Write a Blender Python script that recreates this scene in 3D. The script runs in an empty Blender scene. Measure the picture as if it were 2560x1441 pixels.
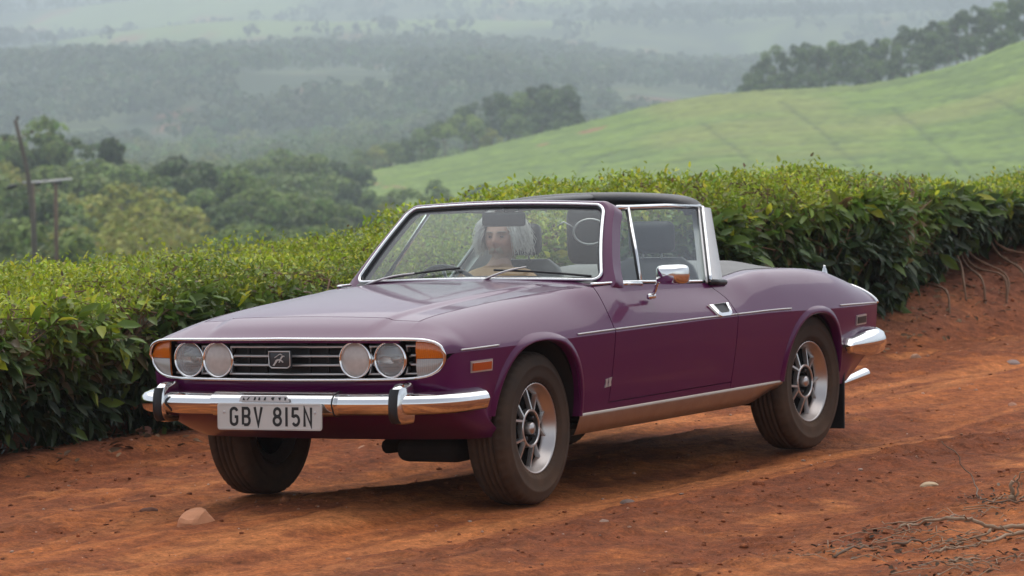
import bpy, bmesh, math, random
import numpy as np
from mathutils import Vector, Matrix, Quaternion

random.seed(7)
rng = np.random.default_rng(7)
scene = bpy.context.scene
COL = scene.collection
pi = math.pi

# ------------------------------------------------------------------ camera
CAM = np.array([15.461557603770299, 9.343995698069952, 1.680809879375415])
RC = np.array([[-0.5202731117141408, 0.8532203442839046, -0.03648195892959287],
               [0.0580643071760677, -0.007278474416886744, -0.998286311657295],
               [-0.8520237235308934, -0.5214998254172459, -0.04575485362596546]])
cd = bpy.data.cameras.new('camera')
cam = bpy.data.objects.new('camera', cd)
COL.objects.link(cam)
cd.sensor_width = 36.0
cd.lens = 9843.66 / 2560 * 36.0
cd.clip_start = 0.5
cd.clip_end = 30000
r_, d_, f_ = RC
M = Matrix(((r_[0], -d_[0], -f_[0], CAM[0]), (r_[1], -d_[1], -f_[1], CAM[1]), (r_[2], -d_[2], -f_[2], CAM[2]), (0, 0, 0, 1)))
cam.matrix_world = M
cd.dof.use_dof = True
cd.dof.focus_distance = 16.3
cd.dof.aperture_fstop = 8.0
scene.camera = cam

# ------------------------------------------------------------------ world, sun, exposure
SUN_EL, SUN_AZ = math.radians(66), math.radians(205)      # azimuth counter-clockwise from +x: behind the car
world = bpy.data.worlds.new('World')
scene.world = world
world.use_nodes = True
wn = world.node_tree
bg = wn.nodes['Background']
sky = wn.nodes.new('ShaderNodeTexSky')
sky.sky_type = 'NISHITA'
sky.sun_disc = False
sky.sun_elevation = SUN_EL
sky.sun_rotation = (pi / 2 - SUN_AZ) % (2 * pi)
sky.air_density = 1.0
sky.dust_density = 1.5
sky.ozone_density = 1.0
hs = wn.nodes.new('ShaderNodeHueSaturation')
hs.inputs['Saturation'].default_value = 0.34
wn.links.new(sky.outputs[0], hs.inputs['Color'])
wn.links.new(hs.outputs[0], bg.inputs[0])
bg.inputs[1].default_value = 0.15
sl = bpy.data.lights.new('sun', 'SUN')
sl.energy = 1.5
sl.angle = math.radians(100)
sl.color = (1.0, 0.95, 0.88)
sun = bpy.data.objects.new('sun', sl)
COL.objects.link(sun)
sd = Vector((math.cos(SUN_EL) * math.cos(SUN_AZ), math.cos(SUN_EL) * math.sin(SUN_AZ), math.sin(SUN_EL)))
sun.rotation_euler = sd.to_track_quat('Z', 'Y').to_euler()
sun.location = (0, 0, 40)
vs = scene.view_settings
vs.view_transform = 'Standard'
vs.look = 'None'
vs.gamma = 1.0
vs.use_curve_mapping = False
vs.exposure = 0.50
scene.render.engine = 'CYCLES'
scene.cycles.volume_bounces = 1
scene.cycles.transparent_max_bounces = 24
scene.cycles.max_bounces = 10

# ------------------------------------------------------------------ helpers
def tag(o, label, cat, group=None):
    o['label'] = label
    o['category'] = cat
    if group:
        o['group'] = group
    return o

def mesh(name, V, F, mat=None, smooth=True, col=None):
    me = bpy.data.meshes.new(name)
    V = np.asarray(V, dtype=np.float32).reshape(-1, 3)
    if isinstance(F, np.ndarray):
        n, k = F.shape
        me.vertices.add(len(V)); me.vertices.foreach_set('co', V.ravel())
        me.loops.add(n * k); me.loops.foreach_set('vertex_index', F.astype(np.int32).ravel())
        me.polygons.add(n)
        me.polygons.foreach_set('loop_start', np.arange(0, n * k, k, dtype=np.int32))
        me.update(calc_edges=True)
    else:
        me.from_pydata([tuple(map(float, v)) for v in V], [], [tuple(int(i) for i in f) for f in F])
    if smooth:
        me.polygons.foreach_set('use_smooth', [True] * len(me.polygons))
    if col is not None:
        a = me.attributes.new('Col', 'FLOAT_COLOR', 'POINT')
        c = np.ones((len(V), 4), dtype=np.float32); c[:, :3] = col
        a.data.foreach_set('color', c.ravel())
    if mat is not None:
        me.materials.append(mat)
    me.update()
    return me

def ob(name, me, parent=None, loc=None, rot=None, scale=None):
    o = bpy.data.objects.new(name, me)
    COL.objects.link(o)
    if parent is not None: o.parent = parent
    if loc is not None: o.location = loc
    if rot is not None: o.rotation_euler = rot
    if scale is not None: o.scale = scale if hasattr(scale, '__len__') else (scale,) * 3
    return o

def mk(name, V, F, mat, parent=None, smooth=True, col=None):
    return ob(name, mesh(name, V, F, mat, smooth, col), parent)

def empty(name, loc=(0, 0, 0)):
    o = bpy.data.objects.new(name, None)
    o.empty_display_size = 0.2
    COL.objects.link(o); o.location = loc
    return o

def copy_tree(o, parent=None):
    c = o.copy(); COL.objects.link(c); c.parent = parent
    for ch in list(o.children):
        copy_tree(ch, c)
    return c

class MB:
    """collects geometry for one mesh object"""
    def __init__(s): s.V = []; s.F = []
    def add(s, V, F):
        b = len(s.V); s.V += [tuple(v) for v in V]; s.F += [tuple(i + b for i in f) for f in F]; return s
    def grid(s, P, flip=False, cu=False, cv=False):
        P = np.asarray(P); m, n = P.shape[:2]; F = []
        for i in range(m if cu else m - 1):
            for j in range(n if cv else n - 1):
                a, b, c, d = i * n + j, ((i + 1) % m) * n + j, ((i + 1) % m) * n + (j + 1) % n, i * n + (j + 1) % n
                F.append((a, d, c, b) if flip else (a, b, c, d))
        return s.add(P.reshape(-1, 3), F)
    def tube(s, pts, r, seg=8, closed=False, caps=True):
        pts = [Vector(p) for p in pts]; n = len(pts)
        rs = r if hasattr(r, '__len__') else [r] * n
        rings = []; up = None
        for i in range(n):
            if closed: t = pts[(i + 1) % n] - pts[i - 1]
            else: t = pts[min(i + 1, n - 1)] - pts[max(i - 1, 0)]
            t.normalize()
            if up is None:
                up = Vector((0, 0, 1)) if abs(t.z) < .9 else Vector((1, 0, 0))
            a = t.cross(up)
            if a.length < 1e-6: a = t.orthogonal()
            a.normalize(); b = a.cross(t); up = b
            rings.append([pts[i] + (a * math.cos(k * 2 * pi / seg) + b * math.sin(k * 2 * pi / seg)) * rs[i] for k in range(seg)])
        V = [v for q in rings for v in q]; F = []
        for i in range(n if closed else n - 1):
            j = (i + 1) % n
            for k in range(seg):
                l = (k + 1) % seg
                F.append((i * seg + k, i * seg + l, j * seg + l, j * seg + k))
        if caps and not closed:
            F.append(tuple(range(seg))[::-1]); F.append(tuple((n - 1) * seg + k for k in range(seg)))
        return s.add(V, F)
    def lathe(s, prof, seg=32, axis='y', center=(0, 0, 0), a0=0, a1=2 * pi):
        full = abs(a1 - a0 - 2 * pi) < 1e-6
        n = seg if full else seg + 1
        P = np.zeros((n, len(prof), 3))
        for i in range(n):
            a = a0 + (a1 - a0) * i / seg
            for j, (r, h) in enumerate(prof):
                if axis == 'y': p = (r * math.cos(a), h, r * math.sin(a))
                elif axis == 'x': p = (h, r * math.cos(a), r * math.sin(a))
                else: p = (r * math.cos(a), r * math.sin(a), h)
                P[i, j] = np.add(p, center)
        return s.grid(P, cu=full)
    def box(s, c, d, bevel=0.0, seg=2, rot=None):
        bm = bmesh.new(); bmesh.ops.create_cube(bm, size=1)
        bmesh.ops.scale(bm, vec=d, verts=bm.verts)
        if bevel: bmesh.ops.bevel(bm, geom=bm.edges[:], offset=bevel, segments=seg, affect='EDGES', profile=.5)
        if rot is not None: bmesh.ops.rotate(bm, cent=(0, 0, 0), matrix=rot, verts=bm.verts)
        bmesh.ops.translate(bm, vec=c, verts=bm.verts); bm.verts.index_update()
        s.add([tuple(v.co) for v in bm.verts], [[v.index for v in f.verts] for f in bm.faces]); bm.free(); return s
    def prism(s, poly, t0, t1, fn):
        """extrude 2-D polygon; fn(u,v,t)->xyz"""
        n = len(poly)
        V = [fn(u, v, t0) for u, v in poly] + [fn(u, v, t1) for u, v in poly]
        F = [tuple(range(n))[::-1], tuple(range(n, 2 * n))] + [(i, (i + 1) % n, n + (i + 1) % n, n + i) for i in range(n)]
        return s.add(V, F)
    def mirror(s):
        s.V = [(x, -y, z) for x, y, z in s.V]; s.F = [f[::-1] for f in s.F]; return s
    def obj(s, name, mat, parent=None, smooth=True, autosmooth=None):
        o = mk(name, s.V, s.F, mat, parent, smooth)
        if autosmooth is not None and smooth:
            bm = bmesh.new(); bm.from_mesh(o.data); bmesh.ops.recalc_face_normals(bm, faces=bm.faces)
            for e in bm.edges:
                if len(e.link_faces) == 2 and e.calc_face_angle(0) > math.radians(autosmooth): e.smooth = False
            bm.to_mesh(o.data); bm.free()
        return o

def pchip(xs, ys):
    xs = np.asarray(xs, float); ys = np.asarray(ys, float)
    if xs[0] > xs[-1]: xs = xs[::-1]; ys = ys[::-1]
    h = np.diff(xs); dl = np.diff(ys) / h; m = np.zeros_like(ys)
    for i in range(1, len(xs) - 1):
        if dl[i - 1] * dl[i] > 0:
            w1 = 2 * h[i] + h[i - 1]; w2 = h[i] + 2 * h[i - 1]
            m[i] = (w1 + w2) / (w1 / dl[i - 1] + w2 / dl[i])
    m[0] = dl[0]; m[-1] = dl[-1]
    def f(x):
        x = np.asarray(x, float); xc = np.clip(x, xs[0], xs[-1])
        i = np.clip(np.searchsorted(xs, xc) - 1, 0, len(h) - 1)
        t = (xc - xs[i]) / h[i]
        return ((2 * t**3 - 3 * t**2 + 1) * ys[i] + (t**3 - 2 * t**2 + t) * h[i] * m[i] + (-2 * t**3 + 3 * t**2) * ys[i + 1] + (t**3 - t**2) * h[i] * m[i + 1])
    return f

def catmull(pts, n, closed=False):
    pts = np.asarray(pts, float); m = len(pts); out = []
    segs = m if closed else m - 1
    for i in range(segs):
        p0 = pts[(i - 1) % m] if closed or i > 0 else 2 * pts[0] - pts[1]
        p1 = pts[i]; p2 = pts[(i + 1) % m]
        p3 = pts[(i + 2) % m] if closed or i + 2 < m else 2 * pts[-1] - pts[-2]
        for k in range(n):
            t = k / n
            out.append(.5 * ((2 * p1) + (-p0 + p2) * t + (2 * p0 - 5 * p1 + 4 * p2 - p3) * t * t + (-p0 + 3 * p1 - 3 * p2 + p3) * t**3))
    if not closed: out.append(pts[-1])
    return np.array(out)

def sstep(a, b, x):
    t = np.clip((np.asarray(x, float) - a) / (b - a), 0, 1); return t * t * (3 - 2 * t)

def _hash(ix, iy, seed):
    h = (ix.astype(np.int64) * 374761393 + iy.astype(np.int64) * 668265263 + seed * 1442695040888963) & 0x7fffffff
    h = ((h ^ (h >> 13)) * 1274126177) & 0x7fffffff
    return ((h ^ (h >> 16)) & 0xffff) / 65535.0
def vnoise(x, y, seed=0):
    x = np.asarray(x, float); y = np.asarray(y, float)
    ix = np.floor(x); iy = np.floor(y); fx = x - ix; fy = y - iy
    fx = fx * fx * fx * (fx * (fx * 6 - 15) + 10); fy = fy * fy * fy * (fy * (fy * 6 - 15) + 10)
    a = _hash(ix, iy, seed); b = _hash(ix + 1, iy, seed); c = _hash(ix, iy + 1, seed); d = _hash(ix + 1, iy + 1, seed)
    return (a + (b - a) * fx + (c - a) * fy + (a - b - c + d) * fx * fy) * 2 - 1
def fbm(x, y, octv=4, seed=0, gain=.5):
    s = 0; a = 1; n = 0
    for k in range(octv):
        s = s + a * vnoise(x * 2**k + 17.3 * k, y * 2**k - 9.1 * k, seed + k); n += a; a *= gain
    return s / n

# ------------------------------------------------------------------ materials
def nmat(name):
    m = bpy.data.materials.new(name); m.use_nodes = True
    nt = m.node_tree; b = nt.nodes['Principled BSDF']
    return m, nt, b
def N(nt, t, **kw):
    n = nt.nodes.new(t)
    for k, v in kw.items():
        if k in n.inputs: n.inputs[k].default_value = v
        else: setattr(n, k, v)
    return n
def L(nt, a, b): nt.links.new(a, b)
def simple(name, col, rough=.5, metal=0., spec=.5, noise=0., scale=20., bump=0., coat=0., **kw):
    m, nt, b = nmat(name)
    b.inputs['Base Color'].default_value = (*col, 1); b.inputs['Roughness'].default_value = rough
    b.inputs['Metallic'].default_value = metal; b.inputs['Specular IOR Level'].default_value = spec
    b.inputs['Coat Weight'].default_value = coat
    tc = N(nt, 'ShaderNodeTexCoord'); no = N(nt, 'ShaderNodeTexNoise', Scale=scale, Detail=5.)
    L(nt, tc.outputs['Object'], no.inputs['Vector'])
    if noise:
        mx = N(nt, 'ShaderNodeMix', data_type='RGBA')
        mx.inputs[6].default_value = (*[c * (1 - noise) for c in col], 1); mx.inputs[7].default_value = (*[min(1, c * (1 + noise)) for c in col], 1)
        L(nt, no.outputs['Fac'], mx.inputs[0]); L(nt, mx.outputs[2], b.inputs['Base Color'])
    if bump:
        bp = N(nt, 'ShaderNodeBump', Strength=bump, Distance=.01); L(nt, no.outputs['Fac'], bp.inputs['Height']); L(nt, bp.outputs[0], b.inputs['Normal'])
    for k, v in kw.items():
        b.inputs[k].default_value = v
    return m

def dirt_mix(nt, b, base, dust, lo, hi, amt, up=0.0, scale=3.0, rough=None, rbase=.3):
    """dust film: heavier low down and (up) on surfaces that face the sky, broken by noise"""
    geo = N(nt, 'ShaderNodeNewGeometry'); tc = N(nt, 'ShaderNodeTexCoord')
    sp = N(nt, 'ShaderNodeSeparateXYZ'); L(nt, geo.outputs['Position'], sp.inputs[0])
    mr = N(nt, 'ShaderNodeMapRange'); mr.inputs[1].default_value = hi; mr.inputs[2].default_value = lo
    L(nt, sp.outputs['Z'], mr.inputs[0])
    sn = N(nt, 'ShaderNodeSeparateXYZ'); L(nt, geo.outputs['Normal'], sn.inputs[0])
    mu = N(nt, 'ShaderNodeMath', operation='MULTIPLY'); mu.use_clamp = True; mu.inputs[1].default_value = up; L(nt, sn.outputs['Z'], mu.inputs[0])
    ad = N(nt, 'ShaderNodeMath', operation='ADD'); L(nt, mr.outputs[0], ad.inputs[0]); L(nt, mu.outputs[0], ad.inputs[1])
    no = N(nt, 'ShaderNodeTexNoise', Scale=scale, Detail=8., Roughness=.65); L(nt, tc.outputs['Object'], no.inputs['Vector'])
    m2 = N(nt, 'ShaderNodeMath', operation='MULTIPLY'); L(nt, ad.outputs[0], m2.inputs[0]); L(nt, no.outputs['Fac'], m2.inputs[1])
    m3 = N(nt, 'ShaderNodeMath', operation='MULTIPLY'); m3.use_clamp = True; m3.inputs[1].default_value = amt; L(nt, m2.outputs[0], m3.inputs[0])
    mx = N(nt, 'ShaderNodeMix', data_type='RGBA'); mx.inputs[6].default_value = (*base, 1); mx.inputs[7].default_value = (*dust, 1)
    L(nt, m3.outputs[0], mx.inputs[0]); L(nt, mx.outputs[2], b.inputs['Base Color'])
    if rough is not None:
        rr = N(nt, 'ShaderNodeMapRange'); rr.inputs[3].default_value = rbase; rr.inputs[4].default_value = rough
        L(nt, m3.outputs[0], rr.inputs[0]); L(nt, rr.outputs[0], b.inputs['Roughness'])
    return m3

DUST = (.30, .13, .065)
MAT = {}
m, nt, b = nmat('paint')
b.inputs['Metallic'].default_value = 0.0
b.inputs['Specular IOR Level'].default_value = .15
d3 = dirt_mix(nt, b, (.080, .0034, .056), (.26, .12, .08), .16, .44, .30, up=.035, scale=6, rough=.6, rbase=.35)
b.inputs['Coat Weight'].default_value = .55; b.inputs['Coat Roughness'].default_value = .07; b.inputs['Coat IOR'].default_value = 1.5
cr = N(nt, 'ShaderNodeMapRange'); cr.inputs[3].default_value = .05; cr.inputs[4].default_value = .45; L(nt, d3.outputs[0], cr.inputs[0]); L(nt, cr.outputs[0], b.inputs['Coat Roughness'])
MAT['paint'] = m
m, nt, b = nmat('chrome')
b.inputs['Metallic'].default_value = 1.0
dirt_mix(nt, b, (.80, .80, .80), (.35, .22, .15), .15, .6, .35, up=.05, scale=9, rough=.4, rbase=.07); MAT['chrome'] = m
m, nt, b = nmat('brushed_sill')
b.inputs['Metallic'].default_value = .85
dirt_mix(nt, b, (.42, .36, .31), (.30, .15, .08), .12, .46, 1.3, scale=14, rough=.6, rbase=.25); MAT['sill'] = m
m, nt, b = nmat('alloy')
b.inputs['Metallic'].default_value = .9
dirt_mix(nt, b, (.58, .57, .56), (.30, .15, .08), .0, .8, .55, scale=7, rough=.5, rbase=.26); MAT['alloy'] = m
m, nt, b = nmat('rubber')
dirt_mix(nt, b, (.018, .016, .0145), (.19, .105, .058), -.3, 1.0, 1.0, scale=7, rough=.95, rbase=.8); b.inputs['Specular IOR Level'].default_value = .25; MAT['rubber'] = m
MAT['black'] = simple('black_plastic', (.012, .012, .013), .45)
MAT['under'] = simple('underbody', (.02, .014, .011), .9, noise=.4)
MAT['gap'] = simple('shut_gap', (.008, .005, .006), .9)
MAT['vinyl'] = simple('black_vinyl', (.028, .028, .03), .42, bump=.15, scale=160)
MAT['tonneau'] = simple('grey_tonneau', (.13, .125, .12), .55, noise=.2, scale=6, bump=.1)
MAT['seat'] = simple('dark_seat_leather', (.03, .034, .037), .5, bump=.12, scale=90)
MAT['silver'] = simple('silver_paint', (.55, .54, .53), .38, metal=.55, noise=.06, scale=30)
MAT['grille'] = simple('grille_black', (.010, .010, .010), .6)
MAT['slat'] = simple('slat_aluminium', (.58, .57, .56), .35, metal=.75)
MAT['white'] = simple('plate_white', (.56, .55, .52), .35, noise=.08, scale=12)
MAT['ink'] = simple('plate_black', (.008, .008, .008), .4)
MAT['strip'] = simple('dealer_strip', (.52, .52, .52), .35)
def lens_mat(name, col, trans=.35):
    m, nt, b = nmat(name)
    tc = N(nt, 'ShaderNodeTexCoord'); wv = N(nt, 'ShaderNodeTexWave', Scale=38., Distortion=.4); wv.bands_direction = 'Y'
    L(nt, tc.outputs['Object'], wv.inputs['Vector'])
    bp = N(nt, 'ShaderNodeBump', Strength=.25, Distance=.004); L(nt, wv.outputs['Fac'], bp.inputs['Height']); L(nt, bp.outputs[0], b.inputs['Normal'])
    b.inputs['Base Color'].default_value = (*col, 1); b.inputs['Roughness'].default_value = .12
    b.inputs['Coat Weight'].default_value = .6; b.inputs['Subsurface Weight'].default_value = 0
    return m
MAT['amber'] = lens_mat('amber_lens', (.62, .16, .015))
MAT['clear'] = lens_mat('clear_lens', (.36, .34, .32))
MAT['marker'] = lens_mat('orange_marker_lens', (.42, .07, .012))
def glass(name, tint, dust_sheen, rough=.02):
    m = bpy.data.materials.new(name); m.use_nodes = True; nt = m.node_tree; nt.nodes.clear()
    out = N(nt, 'ShaderNodeOutputMaterial'); tr = N(nt, 'ShaderNodeBsdfTransparent'); tr.inputs[0].default_value = (*tint, 1)
    gl = N(nt, 'ShaderNodeBsdfGlossy', Roughness=rough); gl.inputs[0].default_value = (.95, .97, 1, 1)
    fr = N(nt, 'ShaderNodeFresnel', IOR=1.5); mx = N(nt, 'ShaderNodeMixShader')
    L(nt, fr.outputs[0], mx.inputs[0]); L(nt, tr.outputs[0], mx.inputs[1]); L(nt, gl.outputs[0], mx.inputs[2])
    df = N(nt, 'ShaderNodeBsdfDiffuse'); df.inputs[0].default_value = (.56, .60, .61, 1)  # pale film: dust plus milky sky sheen put into the colour
    tc = N(nt, 'ShaderNodeTexCoord'); no = N(nt, 'ShaderNodeTexNoise', Scale=4., Detail=6.); L(nt, tc.outputs['Object'], no.inputs['Vector'])
    mr = N(nt, 'ShaderNodeMapRange'); mr.inputs[3].default_value = dust_sheen * .5; mr.inputs[4].default_value = dust_sheen * 1.5; L(nt, no.outputs['Fac'], mr.inputs[0])
    m2 = N(nt, 'ShaderNodeMixShader'); L(nt, mr.outputs[0], m2.inputs[0]); L(nt, mx.outputs[0], m2.inputs[1]); L(nt, df.outputs[0], m2.inputs[2])
    L(nt, m2.outputs[0], out.inputs[0]); return m
MAT['glass'] = glass('window_glass', (.82, .92, .87), .085)
MAT['lampglass'] = glass('headlamp_glass', (.97, .97, .96), .28, .06)
_nt = MAT['lampglass'].node_tree; _wv = N(_nt, 'ShaderNodeTexWave', Scale=30., Distortion=1.2); _wv.bands_direction = 'Y'; _tc = N(_nt, 'ShaderNodeTexCoord'); L(_nt, _tc.outputs['Object'], _wv.inputs['Vector'])
_bp = N(_nt, 'ShaderNodeBump', Strength=.5, Distance=.006); L(_nt, _wv.outputs['Fac'], _bp.inputs['Height'])
for _n in _nt.nodes:
    if _n.type in ('BSDF_GLOSSY', 'FRESNEL'): L(_nt, _bp.outputs[0], _n.inputs['Normal'])
    if _n.type == 'FRESNEL': _n.inputs['IOR'].default_value = 2.0
m, nt, b = nmat('reflector')
b.inputs['Metallic'].default_value = 1; b.inputs['Base Color'].default_value = (.93, .93, .92, 1); b.inputs['Roughness'].default_value = .2
tc = N(nt, 'ShaderNodeTexCoord'); no = N(nt, 'ShaderNodeTexNoise', Scale=22., Detail=2.); L(nt, tc.outputs['Object'], no.inputs['Vector'])
bp = N(nt, 'ShaderNodeBump', Strength=.35, Distance=.02); L(nt, no.outputs['Fac'], bp.inputs['Height']); L(nt, bp.outputs[0], b.inputs['Normal']); MAT['reflector'] = m
MAT['frost'] = simple('frosted_lamp_glass', (.50, .46, .43), .28, noise=.22, scale=40, coat=.5)
MAT['mirrorback'] = simple('mirror_shell', (.03, .035, .04), .3)

def attr_leaf(name, rough=.42, trans=.35, spec=.35):
    m, nt, b = nmat(name)
    at = N(nt, 'ShaderNodeAttribute'); at.attribute_name = 'Col'
    L(nt, at.outputs['Color'], b.inputs['Base Color']); b.inputs['Roughness'].default_value = rough; b.inputs['Specular IOR Level'].default_value = spec
    tl = N(nt, 'ShaderNodeBsdfTranslucent'); L(nt, at.outputs['Color'], tl.inputs[0])
    mx = N(nt, 'ShaderNodeMixShader'); mx.inputs[0].default_value = trans
    L(nt, b.outputs[0], mx.inputs[1]); L(nt, tl.outputs[0], mx.inputs[2]); L(nt, mx.outputs[0], nt.nodes['Material Output'].inputs[0])
    return m
MAT['leaf'] = attr_leaf('tea_leaf')
MAT['crown'] = attr_leaf('tree_leaf', .6, .3, .2)
def attr_diff(name, rough=.9, bump=0, scale=30):
    m, nt, b = nmat(name)
    at = N(nt, 'ShaderNodeAttribute'); at.attribute_name = 'Col'
    L(nt, at.outputs['Color'], b.inputs['Base Color']); b.inputs['Roughness'].default_value = rough; b.inputs['Specular IOR Level'].default_value = .2
    if bump:
        tc = N(nt, 'ShaderNodeTexCoord'); no = N(nt, 'ShaderNodeTexNoise', Scale=scale, Detail=8., Roughness=.7); L(nt, tc.outputs['Object'], no.inputs['Vector'])
        bp = N(nt, 'ShaderNodeBump', Strength=bump, Distance=.02); L(nt, no.outputs['Fac'], bp.inputs['Height']); L(nt, bp.outputs[0], b.inputs['Normal'])
    return m
MAT['terrain'] = attr_diff('terrain')
def grit(m, s1, s2, lo, hi):
    nt = m.node_tree; b = nt.nodes['Principled BSDF']; at = [n for n in nt.nodes if n.type == 'ATTRIBUTE'][0]
    tc = N(nt, 'ShaderNodeTexCoord'); prod = None
    for s in (s1, s2):
        no = N(nt, 'ShaderNodeTexNoise', Scale=s, Detail=9., Roughness=.72); L(nt, tc.outputs['Object'], no.inputs['Vector'])
        mr = N(nt, 'ShaderNodeMapRange'); mr.inputs[1].default_value = .34; mr.inputs[2].default_value = .66; mr.inputs[3].default_value = lo; mr.inputs[4].default_value = hi; L(nt, no.outputs['Fac'], mr.inputs[0])
        if prod is None: prod = mr.outputs[0]
        else:
            mu = N(nt, 'ShaderNodeMath', operation='MULTIPLY'); L(nt, prod, mu.inputs[0]); L(nt, mr.outputs[0], mu.inputs[1]); prod = mu.outputs[0]
    vm = N(nt, 'ShaderNodeVectorMath', operation='SCALE'); L(nt, at.outputs['Color'], vm.inputs[0]); L(nt, prod, vm.inputs['Scale']); L(nt, vm.outputs[0], b.inputs['Base Color'])
MAT['polished'] = simple('polished_rib', (.55, .54, .53), .28, metal=.9, noise=.15)
MAT['bark'] = simple('bark', (.16, .105, .07), .9, noise=.5, scale=18, bump=.4)
MAT['deadwood'] = simple('dead_wood', (.30, .20, .125), .85, noise=.45, scale=25, bump=.3)
MAT['pole'] = simple('weathered_pole', (.13, .105, .085), .9, noise=.35, scale=4)
# ================================================================== TERRAIN AND FAR BACKGROUND
Fg = np.array([-0.85202, -0.52150]); Fg /= np.linalg.norm(Fg); Rg = np.array([Fg[1], -Fg[0]])
FPX = 9843.66
def pos(d, l):
    d = np.asarray(d, float); l = np.asarray(l, float)
    return CAM[0] + Fg[0] * d + Rg[0] * l, CAM[1] + Fg[1] * d + Rg[1] * l
def dl_of(x, y):
    vx, vy = x - CAM[0], y - CAM[1]; return vx * Fg[0] + vy * Fg[1], vx * Rg[0] + vy * Rg[1]
def rayp(u, v, d):
    q = RC.T @ np.array([(u - 1280) / FPX, (v - 720.5) / FPX, 1.0])
    return CAM + q * (d / (q[0] * Fg[0] + q[1] * Fg[1]))
zprof = pchip([-200, 20, 27, 35, 60, 120, 200, 350, 600, 1000, 1500, 2000, 2600, 3000, 3600, 4000, 4800, 5200, 6500, 8000, 10000],
              [-.12, -.12, -.15, -.6, -2.5, -6, -9.5, -13, -17, -19, -14, 8, 38, 44, 73, 77, 130, 134, 215, 285, 330])
MOUNDS = [(3450, 560, 190, 330, 15), (3600, 1150, 150, 300, 6), (4700, 1380, 150, 420, 36), (4500, 420, 200, 380, 26), (5600, 900, 260, 500, 30), (5200, 2000, 220, 400, 20), (2150, 250, 120, 260, 12), (1900, 1050, 90, 200, 10)]
def Hb(d, l):
    amp = np.interp(d, [20, 60, 300, 700, 1500, 2600, 4000, 8000], [0, .1, .6, 1.5, 4, 9, 12, 30])
    z = zprof(d) + amp * fbm(l / (20 + .10 * np.abs(d)), d / 400., 3, 5)
    for d0_, u0_, w_, wd_, A_ in MOUNDS: z = z + A_ * np.exp(-((l - (u0_ - 1280) * d0_ / FPX) / w_) ** 2 - ((d - d0_) / wd_) ** 2)
    # the wooded spur falls away to the right, far side valley opens there
    z = z - np.interp(d, [1400, 2000, 2600, 3200, 3700], [0, 10, 24, 18, 0]) * sstep(-.02, .06, l / np.maximum(np.abs(d), 1))
    return z
dd = np.concatenate([np.linspace(-80, 20, 14), np.linspace(20, 60, 30)[1:], np.geomspace(60, 600, 60)[1:], np.geomspace(600, 10000, 150)[1:]])
ss = np.linspace(-1, 1, 170)
Dm = dd[:, None] + 0 * ss[None, :]; Lm = ss[None, :] * (70 + .30 * np.abs(dd))[:, None]
X, Y = pos(Dm, Lm); Z = Hb(Dm, Lm)
n1 = fbm(Lm / 40, Dm / 90, 4, 11); n2 = fbm(Lm / 160, Dm / 420, 4, 23); n3 = fbm(Lm / 12, Dm / 12, 3, 31)
forest = np.array([.040, .062, .026]); field = np.array([.21, .28, .085]); grass = np.array([.125, .155, .055]); soil = np.array([.30, .115, .06]); earth = np.array([.24, .085, .04])
c = grass + (forest - grass) * sstep(-.25, .3, n1)[..., None]
fm = 0 * Dm
for d0_, u0_, w_, wd_, A_ in MOUNDS[:5]: fm = fm + sstep(.35, .6, np.exp(-((Lm - (u0_ - 1280) * d0_ / FPX) / w_) ** 2 - ((Dm - d0_) / wd_) ** 2) + .18 * n2)
fm = np.clip(fm + .5 * sstep(.3, .45, n2) * sstep(1200, 1500, Dm), 0, 1)
c = c + (field - c) * fm[..., None]
so = sstep(.50, .58, fbm(Lm / 30, Dm / 70, 3, 77)) * sstep(1000, 1300, Dm)
c = c + (soil - c) * (.75 * so)[..., None]
c = c + (earth - c) * (1 - sstep(24, 34, Dm))[..., None]
c = c * (1 + .25 * n3)[..., None]
MBg = MB()
def gridobj(name, P, col, mat, kind='structure'):
    m_, n_ = P.shape[:2]; idx = np.arange(m_ * n_).reshape(m_, n_)
    F = np.stack([idx[:-1, :-1], idx[:-1, 1:], idx[1:, 1:], idx[1:, :-1]], -1).reshape(-1, 4)
    v0, v1, v2 = P[0, 0], P[0, 1], P[1, 1]
    if np.cross(v1 - v0, v2 - v0)[2] < 0: F = F[:, ::-1].copy()
    o = mk(name, P.reshape(-1, 3), F, mat, None, True, col.reshape(-1, 3)); o['kind'] = kind
    return o
gridobj('ground', np.stack([X, Y, Z], -1), c, MAT['terrain'])

# ---- tea-covered hill on the right
ru = np.array([500, 700, 880, 1100, 1300, 1500, 1650, 1800, 2000, 2150, 2300, 2450, 2560, 2750, 3000])
rv = np.array([570, 500, 440, 398, 350, 301, 263, 238, 222, 214, 190, 150, 108, 60, 20])
D1, D0 = 800., 660.
rl = (ru - 1280) * D1 / FPX; rz = 1.68 + ((270 - .0365 * (ru - 1280)) - rv) * D1 / FPX
ridge = pchip(rl, rz)
def Hh(d, l):
    t = np.clip((d - D0) / (D1 - D0), -.4, 1.0)
    foot = -17.2 - .02 * l
    r = ridge(l)
    up = np.sign(t) * np.abs(t) ** .88
    z = foot + (r - foot) * up
    z = z - np.maximum(d - D1, 0) * .10 - np.maximum(d - D1, 0) ** 2 * .0012
    return z + .5 * fbm(l / 18, d / 18, 2, 41) * (1 - sstep(790, 800, d))
hd = np.concatenate([np.arange(640, 806, .62), np.arange(807, 870, 3.0)]); hl = np.arange(-62, 165, .62)
Dh, Lh = np.meshgrid(hd, hl, indexing='ij')
bush = fbm(Lh / 1.3, Dh / 1.1, 2, 51)
Zh_ = Hh(Dh, Lh) + .28 * bush
hx_, hy_ = pos(Dh, Lh)
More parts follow.
